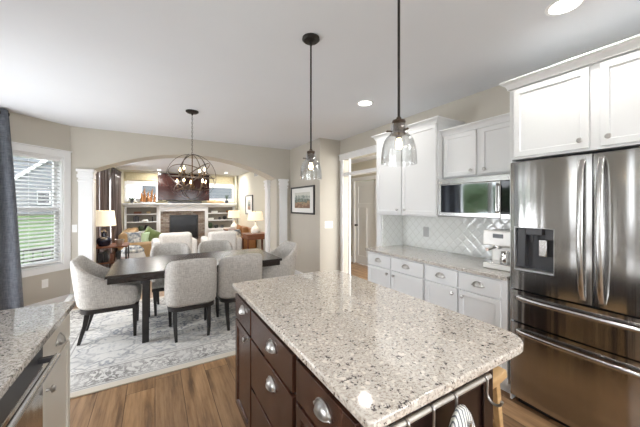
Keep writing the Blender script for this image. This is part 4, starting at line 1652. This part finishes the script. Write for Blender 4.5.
t = thing('fireplace', 'white fireplace surround with ledge stone and black firebox', 'fireplace', (0, 0, 0))
FY = YF - .10
mb = MB()
mb.box(FX0, FX0 + .05, FY, YF + .09, 0, 1.44)
mb.box(FX1 - .05, FX1, FY, YF + .09, 0, 1.44)
mb.box(FX0 + .05, FX1 - .05, FY, YF + .09, 1.27, 1.44)
mb.build('surround', 'white', t, bevel=.003)
mb = MB()
mb.box(FX0 + .05, .36, FY + .03, YF + .09, 0, 1.27)
mb.box(1.14, FX1 - .05, FY + .03, YF + .09, 0, 1.27)
mb.box(.36, 1.14, FY + .03, YF + .09, 1.16, 1.27)
mb.box(.36, 1.14, FY + .03, YF + .09, 0, .42)
mb.build('stonework', 'stone', t, flat=True)
mb = MB(); mb.box(.36, 1.14, FY + .06, YF + .08, .42, 1.16)
mb.build('firebox', 'darkstone', t, flat=True)
mb = MB()
for x0, x1, z0, z1 in ((.36, 1.14, 1.12, 1.16), (.36, 1.14, .42, .46), (.36, .40, .46, 1.12), (1.10, 1.14, .46, 1.12)):
    mb.box(x0, x1, FY + .035, FY + .062, z0, z1)
mb.build('firebox_frame', 'black', t, bevel=.002)

# windows above the ledges
for n_, (x0, x1) in enumerate(WINS):
    mb = MB()
    ya, yb_ = YF + .08, YF + .1
    z0, z1 = 1.60, 2.03
    mb.box(x0 - .03, x0 + .025, ya, yb_, z0 - .06, z1 + .08)
    mb.box(x1 - .025, x1 + .03, ya, yb_, z0 - .06, z1 + .08)
    mb.box(x0 + .025, x1 - .025, ya, yb_, z1 - .03, z1 + .10)
    mb.box(x0 + .025, x1 - .025, ya, yb_, z0 - .06, z0 + .05)
    o = struct(mb.build('window_%d' % (n_ + 2), 'trimwhite', bevel=.003))
    mb = MB(); mb.box(x0 + .02, x1 - .02, YF + .16, YF + .164, z0 + .02, z1)
    mb.build('window_pane', 'pane', o, flat=True)['kind'] = 'structure'
    tag(MB().box(x0 + .0, x1 - .0, YF + .04, YF + .075, 2.14, 2.36).build('roman_shade', 'roman', bevel=.006),
        ('khaki roman shade above the window behind the orange carving' if n_ == 0 else 'khaki roman shade above the window behind the driftwood'), 'window shade', 'folded shades over the living room windows')
mb = MB(); mb.box(BXL - .12, BXL - .03, YF + .02, YF + .1, 0, ZL); mb.box(BXR + .02, BXR + .10, YF + .02, YF + .1, 0, ZL)
mb.box(BXL - .03, BXR + .02, YF + .03, YF + .1, 2.375, ZL)
struct(mb.build('trim_7', 'wall_warm', bevel=.003))

# television and soundbar
t = thing('television', 'large dark flat television mounted above the mantel', 'television', (.77, YF + .02, 1.585))
box('bezel', 'black', t, -.70, .70, -.03, .07, 0, .80, .004)
box('screen', 'screen', t, -.69, .69, -.033, -.03, .012, .788, 0)
t = thing('soundbar', 'long black soundbar lying on the mantel under the television', 'soundbar', (.78, YF - .05, 1.506))
box('body', 'black', t, -.46, .46, -.035, .035, 0, .055, .008)
box('grille', 'darkgrey', t, -.44, .44, -.038, -.034, .006, .05, 0)

# ledge decor
mb = MB()
for k in range(9):
    a = 2 * PI * k / 9
    l_ = .10 + .05 * random.random()
    p0 = Vector((0, 0, .05))
    p1 = Vector((.05 * math.cos(a), .05 * math.sin(a), .05 + l_ * .6))
    p2 = Vector((.09 * math.cos(a), .09 * math.sin(a), .05 + l_))
    mb.tube([p0, p1, p2], [.012, .014, .002], 6)
t = thing('potted_plant', 'small spiky potted plant on the ledge near the brown curtains', 'plant', (-.55, YF, 1.506))
mb.build('leaves', 'plant', t)
MB().lathe([(0, 0), (.035, 0), (.05, .07), (.043, .07), (0, .06)], (0, 0, 0), 16).build('pot', 'darkgrey', t)
mb = MB()
for k in range(14):
    a = 2 * PI * k / 14
    mb.tube([(0, 0, .08), (.025 * math.cos(a), .025 * math.sin(a), .18), (.07 * math.cos(a * 1.3), .07 * math.sin(a * 1.3), .26 + .03 * random.random())], [.006, .006, .001], 5)
t = thing('potted_plant', 'grassy potted plant on the ledge beside the driftwood', 'plant', (2.0, YF, 1.506))
mb.build('leaves', 'plant', t)
MB().lathe([(0, 0), (.045, 0), (.055, .09), (.048, .09), (0, .08)], (0, 0, 0), 16).build('pot', 'darkgrey', t)
mb = MB()
rows = [(-.14, .02, .09, .22), (-.09, .10, .07, .30), (-.02, .16, .06, .24), (.05, .22, .06, .30), (.12, .14, .06, .20), (.0, .05, .12, .13)]
rows = [(x * 1.15, lean, r, h_ * 1.3) for x, lean, r, h_ in rows]
for x, lean, r, h_ in rows:
    mb.tube([(x, 0, .03), (x + .015, .01, .03 + h_ * .4), (x - .02 + lean * .2, 0, .03 + h_ * .75), (x + lean * .25, 0, .03 + h_)], [r * .55, r * .5, r * .36, .004], 8)
t = thing('wood_sculpture', 'orange carved wood sculpture on the ledge beside the television', 'sculpture', (-.16, YF, 1.506))
mb.build('carving', 'orange', t)
box('plinth', 'grout_plate', t, -.2, .17, -.05, .05, 0, .03)
mb = MB()
mb.tube([(-.28, 0, .05), (-.15, .01, .06), (0, -.01, .05), (.14, .01, .055), (.27, 0, .045)], [.02, .045, .04, .045, .015], 8)
mb.tube([(-.05, 0, .07), (-.02, .0, .11), (.04, 0, .13)], [.02, .015, .004], 6)
tag(mb.build('driftwood', 'driftwood', loc=(1.66, YF, 1.50)), 'bleached driftwood branch lying on the ledge beside the television', 'driftwood')


# shelf contents
def book_row(x, z, n, label, m, lying=False, grp='items on the built-in shelves'):
    for k in range(n):
        h_ = .14 + .02 * ((k * 7) % 3)
        if lying:
            o = MB().box(-.09, .09, -.055, .055, 0, .03).build('book', m, bevel=.003, loc=(x + .004 * k, YF + .015, z + .031 * k))
        else:
            o = MB().box(-.014, .014, -.055, .055, 0, h_).build('book', m, bevel=.003, loc=(x + .034 * k, YF + .015, z))
        tag(o, label, 'book', grp + ' ' + label)


book_row(-.50, .984, 4, 'dark upright book on the middle shelf by the curtains', 'darkgrey')
book_row(-.06, .984, 1, 'single dark book at the fireplace end of that bookcase', 'black')
book_row(-.42, 1.204, 2, 'brown book lying on the top shelf by the curtains', 'red_books', True)
book_row(1.62, 1.204, 2, 'pale book lying on the top shelf near the lamps', 'paper', True)
book_row(1.50, .984, 2, 'white book lying on the middle shelf near the lamps', 'paper', True)
for x, z, m_, r, h_, lb in ((-.16, 1.204, 'driftwood', .06, .06, 'small tan bowl on the top shelf by the curtains'),
                            (-.24, .985, 'paper', .09, .05, 'low white dish on the middle shelf by the curtains'),
                            (-.34, .722, 'plant', .07, .13, 'dark green jar on the lowest shelf by the curtains'),
                            (-.20, .722, 'black', .06, .16, 'black jar on the lowest shelf by the curtains'),
                            (-.07, .722, 'black', .04, .07, 'small black pot on the lowest shelf by the curtains'),
                            (1.93, .985, 'black', .06, .11, 'round black pot on the middle shelf near the lamps'),
                            (1.78, .985, 'darkgrey', .045, .08, 'small grey pot on the middle shelf near the lamps'),
                            (1.50, .722, 'plant', .07, .17, 'dark green pot on the lowest shelf beside the fireplace'),
                            (1.68, .722, 'black', .07, .10, 'wide black bowl on the lowest shelf near the lamps'),
                            (1.86, .722, 'darkgrey', .06, .08, 'grey pot on the lowest shelf near the lamps'),
                            (2.02, 1.204, 'wicker', .055, .07, 'small wicker pot on the top shelf near the lamps')):
    tag(MB().lathe([(0, 0), (r * .6, 0), (r, h_ * .45), (r * .8, h_ * .85), (r * .65, h_), (r * .55, h_), (r * .7, h_ * .8), (0, h_ * .3)], (0, 0, 0), 16).build('jar', m_, loc=(x, YF + .015, z)), lb, 'jar')

# living room window in the left wall and satin curtains
mb = MB(WL)
mb.box(.55, 2.95, .0, .12, .35, .40); mb.box(.55, 2.95, .0, .12, 2.07, 2.12)
for x in (.55, 1.33, 2.12, 2.90):
    mb.box(x, x + .05, .02, .12, .35, 2.12)
o = struct(mb.build('window_4', 'trimwhite', bevel=.002))
mb = MB(WL); mb.box(.6, 2.9, .06, .064, .40, 2.07)
mb.build('window_pane', 'pane', o, flat=True)['kind'] = 'structure'
WLr = WL @ Matrix.Diagonal((1, -1, 1, 1))
def curtain_l(x0, x1, label, folds):
    mw = WL.copy()
    root = curtain('curtain', label, mw, x0, x1, .03, 2.30, 'brown_curtain', folds, amp=.032, flare=.02, off=-.10, grommets=False, group='brown satin curtains in the living room')
    return root
curtain_l(.08, .95, 'brown satin curtain panel nearest the arch column', 6)
curtain_l(1.15, 1.85, 'brown satin curtain panel between the two window ends', 5)
curtain_l(2.15, 3.20, 'brown satin curtain panel nearest the fireplace wall', 7)
t = thing('curtain_rod', 'dark rod carrying the brown satin curtains', 'curtain rod')
t.matrix_world = WL
MB().cyl((.05, -.10, 2.315), (3.25, -.10, 2.315), .012).build('rod', 'bronze', t)
for x in (.08, 1.7, 3.2):
    MB().bar((x, -.10, 2.315), (x, 0, 2.315), .012).build('bracket', 'bronze', t)


# ------------------------------------------------------------------ lamps and side tables
def lamp(name, label, loc, shade_r, shade_h, zs, base, bm_, power=4):
    t = thing(name, label, 'lamp', loc)
    base.build('base', bm_, t)
    MB().lathe([(shade_r, zs), (shade_r * .84, zs + shade_h), (shade_r * .84 - .003, zs + shade_h), (shade_r - .003, zs), (shade_r, zs)], (0, 0, 0), 32).build('lamp_shade', 'shade', t)
    MB().cyl((0, 0, zs - .06), (0, 0, zs + shade_h + .02), .006).build('harp', 'bronze', t)
    l = bpy.data.lights.new('lamp_glow', 'POINT'); l.energy = power * .5; l.color = (1, .86, .68); l.shadow_soft_size = .05
    o = bpy.data.objects.new('lamp_glow', l); COL.objects.link(o)
    o.location = (loc[0], loc[1], loc[2] + zs + shade_h * .5)
    return t


TX, TY, TZ = -.71, 6.40, .72
t = thing('side_table', 'reddish wood side table with lower shelves behind the arch column', 'side table', (TX + .02, TY, 0))
box('table_top', 'mahogany', t, -.24, .26, -.28, .28, TZ - .03, TZ, .004)
for z in (.12, .42):
    box('shelf', 'mahogany', t, -.22, .24, -.26, .26, z, z + .02)
for sx in (-.22, .24):
    for sy in (-.26, .26):
        MB().box(sx - .012, sx + .012, sy - .012, sy + .012, 0, TZ - .03).build('leg', 'bronze', t)
b = MB(); b.lathe([(0, 0), (.075, .0), (.105, .05), (.115, .10), (.09, .145), (.04, .17), (.035, .23), (.05, .25), (.03, .27), (.012, .29), (0, .29)], (0, 0, 0), 24)
lamp('table_lamp', 'table lamp with dark navy base and cream shade behind the arch column', (-.785, 6.28, TZ), .18, .27, .36, b, 'navy_glaze', 5)
for k, (x, z, h_) in enumerate(((-.14, .44, .16), (-.06, .44, .19), (.03, .44, .14), (.12, .44, .18))):
    tag(MB().box(-.03, .03, -.09, .09, 0, h_).build('book', ('darkgrey', 'black', 'red_books', 'black')[k], bevel=.004, loc=(TX + .02 + x, TY - .12, z)),
        ('tall grey', 'taller black', 'short brown', 'second black')[k] + ' book on the shelf of the reddish side table', 'book')
mb = MB(); mb.lathe([(0, 0), (.045, 0), (.07, .10), (.075, .11), (.065, .105), (.04, .01), (0, .01)], (0, 0, 0), 20)
tag(mb.build('bowl', 'nickel', loc=(-.55, 6.20, TZ)), 'silver bowl on the side table beside the navy lamp', 'bowl')


def vase_base():
    b = MB()
    b.lathe([(0, 0), (.085, 0), (.105, .03), (.11, .08), (.08, .14), (.035, .17), (.022, .20), (.022, .26), (0, .26)], (0, 0, 0), 22)
    return b


lamp('table_lamp', 'white table lamp on the reddish end table nearest the arch', (2.06, 6.55, .78), .19, .20, .31, vase_base(), 'cream_glaze', 4)
lamp('table_lamp', 'white table lamp beyond the cognac sofa near the bookcase', (2.08, 8.72, .72), .19, .22, .34, vase_base(), 'cream_glaze', 4)


def end_table(loc, h_, label):
    t = thing('end_table', label, 'end table', loc)
    box('table_top', 'mahogany', t, -.27, .27, -.25, .25, h_ - .03, h_, .004)
    box('drawer', 'mahogany', t, -.24, .24, -.23, .23, h_ - .13, h_ - .03, .003)
    for sx in (-1, 1):
        for sy in (-1, 1):
            MB().bar((sx * .235, sy * .215, h_ - .1), (sx * .24, sy * .22, 0), .04, .04, .025, .025).build('leg', 'mahogany', t)
    box('shelf', 'mahogany', t, -.235, .235, -.215, .215, .18, .2, .002)


end_table((2.06, 6.55, 0), .78, 'reddish wood end table under the white lamp by the arch')
end_table((2.08, 8.72, 0), .72, 'reddish wood end table beyond the cognac sofa')


# ------------------------------------------------------------------ living room seating
def sofa(name, label, loc, rz, L, D, H, m, seats=3):
    """long along x, faces +y"""
    t = thing(name, label, 'sofa', loc, rz)
    MB().box(-L / 2, L / 2, -D / 2 + .02, D / 2 - .03, .09, .30).build('base', m, t, bevel=.02, seg=3)
    o = MB(); o.prism([(-D / 2, .1), (-D / 2 + .22, .1), (-D / 2 + .18, H - .02), (-D / 2 + .12, H), (-D / 2 + .02, H - .03)], -L / 2 + .02, L / 2 - .02, 'x')
    o.build('backrest', m, t, bevel=.03, seg=4)
    for sx in (-1, 1):
        a = MB()
        a.box(sx * L / 2 - (.2 if sx > 0 else 0), sx * L / 2 + (.2 if sx < 0 else 0), -D / 2 + .02, D / 2, .1, H - .22)
        a.build('arm', m, t, bevel=.06, seg=5)
    sw = (L - .4) / seats
    for k in range(seats):
        x0 = -L / 2 + .2 + k * sw
        MB().box(x0 + .005, x0 + sw - .005, -D / 2 + .2, D / 2 - .01, .30, .46).build('seat_cushion', m, t, bevel=.04, seg=4)
        MB().box(x0 + .01, x0 + sw - .01, -D / 2 + .17, -D / 2 + .33, .46, H + .02).build('back_cushion', m, t, bevel=.05, seg=4)
    for sx in (-1, 1):
        for sy in (-1, 1):
            MB().cyl((sx * (L / 2 - .08), sy * (D / 2 - .08), .1), (sx * (L / 2 - .08), sy * (D / 2 - .08), 0), .025, .018).build('leg', 'blackwood', t)
    return t


sofa('sofa', 'tan leather sofa in front of the brown curtains', (-.30, 8.33, 0), -PI / 2, 1.75, .82, .83, 'leather', 3)
sofa('sofa', 'cognac leather sofa along the living room wall under the upright print', (2.02, 7.86, 0), PI / 2, 1.12, .66, .84, 'leather2', 2)


def pillow(label, m, loc, rot, s_=.42):
    o = cushion(s_, s_, .15).build('throw_pillow', m, angle=80)
    o.location = loc
    o.rotation_euler = tuple(R(a) for a in rot)
    tag(o, label, 'pillow')


pillow('patterned throw pillow on the tan sofa nearest the curtains', 'patterned', (-.42, 7.62, .68), (74, 0, 12), .34)
pillow('mint green throw pillow on the tan sofa', 'mint', (-.27, 7.75, .66), (72, 0, -6), .32)
pillow('olive green throw pillow on the tan sofa beside the mint one', 'green', (-.10, 7.92, .70), (70, 30, -20), .38)
pillow('blue patterned pillow on the cognac sofa', 'patterned', (1.84, 7.56, .64), (70, 0, 18), .36)
pillow('orange leather pillow on the cognac sofa by the wall', 'leather2', (2.04, 7.66, .70), (70, 20, -12), .38)


def club_chair(label, x, y, rz):
    t = thing('club_chair', label, 'armchair', (x, y, 0), rz, 'white club chairs facing the fireplace')
    hw_ = .42
    MB().box(-hw_, hw_, -.36, .40, .10, .36).build('base', 'white_fabric', t, bevel=.03, seg=3)
    MB().box(-hw_ + .11, hw_ - .11, -.38, -.16, .3, .86).build('backrest', 'white_fabric', t, bevel=.07, seg=5)
    for sx in (-1, 1):
        MB().box(min(sx * hw_, sx * (hw_ - .16)), max(sx * hw_, sx * (hw_ - .16)), -.35, .38, .2, .71).build('arm', 'white_fabric', t, bevel=.06, seg=5)
    MB().box(-hw_ + .16, hw_ - .16, -.18, .40, .36, .48).build('seat_cushion', 'white_fabric', t, bevel=.04, seg=4)
    for sx in (-1, 1):
        for sy in (-1, 1):
            MB().cyl((sx * .35, sy * .3, .11), (sx * .36, sy * .32, 0), .022, .015).build('leg', 'blackwood', t)
    return t


club_chair('white club chair before the fireplace on the curtain side', .37, 7.0, R(3))
club_chair('white club chair facing the fireplace on the cognac sofa side', 1.34, 6.86, R(-3))

t = thing('pouf', 'round woven pouf with blue floral cover beside the side table', 'pouf', (-.40, 6.97, 0))
MB().lathe([(0, 0), (.2, 0), (.225, .06), (.23, .38), (.2, .48), (0, .48)], (0, 0, 0), 28).build('body', 'white_fabric', t)
MB().lathe([(.205, .481), (.2, .53), (.13, .60), (0, .62)], (0, 0, 0), 28).build('cushion', 'patterned', t)
mb = MB(); mb.lathe([(0, 0), (.14, 0), (.17, .22), (.15, .24), (.14, .22), (.12, .03), (0, .02)], (0, 0, 0), 20, None, 1.2, .8)
tag(mb.build('basket', 'wicker', loc=(1.62, 9.02, .0)), 'brown wicker basket on the floor between club chair and bookcase', 'basket')

# living room ceiling vent
t = thing('ceiling_vent', 'small rectangular air vent high on the living room wall', 'vent', (2.369, 7.45, 2.28), RW)
box('frame', 'vent', t, -.17, .17, -.010, 0, -.055, .055, .002)
mb = MB()
for k in range(5):
    mb.box(-.15, .15, -.014, -.010, -.04 + k * .018, -.034 + k * .018)
mb.build('louvers', 'darkgrey', t)

# ------------------------------------------------------------------ outdoors
mb = MB()
mb.grid([[(-40, 3, -.4), (-2.1, 3, -.4), (40, 3, -.4)][:2], [(-40, 7, -.35), (-2.1, 7, -.35)], [(-40, 14.2, 1.08), (-2.1, 14.2, 1.08)]])
mb.box(-40, 40, -30, 60, -.9, -.42)
lw_ = mb.build('lawn', 'lawn', flat=True)
struct(lw_)
t = thing('neighbor_house', 'grey sided neighbouring house with white trim outside the window', 'house', (0, 14.3, 0))
mb = MB(); mb.prism([(-12, .6), (-2.05, .6), (-2.05, 3.9), (-4.2, 5.6), (-9, 5.6), (-12, 3.9)], 0, 4, 'y')
mb.build('wall', 'siding', t, flat=True)
mb = MB(); mb.bar((-5.0, -.06, 1.85), (-3.3, -.06, 3.3), .10, .1)
mb.build('rake_board', 'trimwhite', t)
wf = MB(); wf.box(-3.76, -3.40, -.05, 0, 1.46, 1.97)
o = wf.build('window', 'trimwhite', t)
MB().box(-3.74, -3.42, -.06, -.04, 1.48, 1.95).build('pane', 'darkgrey', o)
t = thing('deck_railing', 'dark deck railing outside the angled dining window', 'railing', (0, 0, 0))
mb = MB()
mb.bar((-6, 8.3, .50), (-1.6, 8.3, .50), .10, .05)
mb.bar((-6, 8.3, .26), (-1.6, 8.3, .26), .08, .04)
mb.build('rail', 'deck', t)
mb = MB()
for k in range(30):
    x = -6 + k * .15
    mb.bar((x, 8.3, -.2), (x, 8.3, .50), .02)
mb.build('balusters', 'deck', t)
for x in (-6, -4, -1.6):
    MB().box(x - .05, x + .05, 8.25, 8.35, -.5, .56).build('post', 'deck', t)

t = thing('neighbor_house', 'pale grey house with dark roof added behind the living room ledge windows', 'house', (0, 17.5, 0))  # house added to cover the overbright sky behind these panes
mb = MB(); mb.box(-.6, 9, 0, 5, -.42, 3.2)
mb.build('wall', 'siding', t, flat=True)
mb = MB(); mb.prism([(-.4, 3.2), (5.4, 3.2), (2.5, 4.8)], -.9, 9.3, 'x')
mb.build('roof', 'roof', t, flat=True)

mb = MB()
rng = random.Random(3)
for k in range(17):
    y = -1 + k * .62 + rng.random() * .3
    cx, cz, rad = -9.5 + rng.random() * .8, .8 + rng.random() * .5, 1.1 + rng.random() * .5
    ico = bmesh.ops.create_icosphere(mb.bm, subdivisions=3, radius=rad, matrix=Matrix.Translation((cx, y, cz)))
    for v in ico['verts']:
        v.co += (v.co - Vector((cx, y, cz))) * (rng.random() - .5) * .25
tag(mb.build('reflection_hedge', 'hedge', flat=True), 'unseen green garden hedge added outside the patio door', 'hedge')  # added out of view so the microwave window reflects green
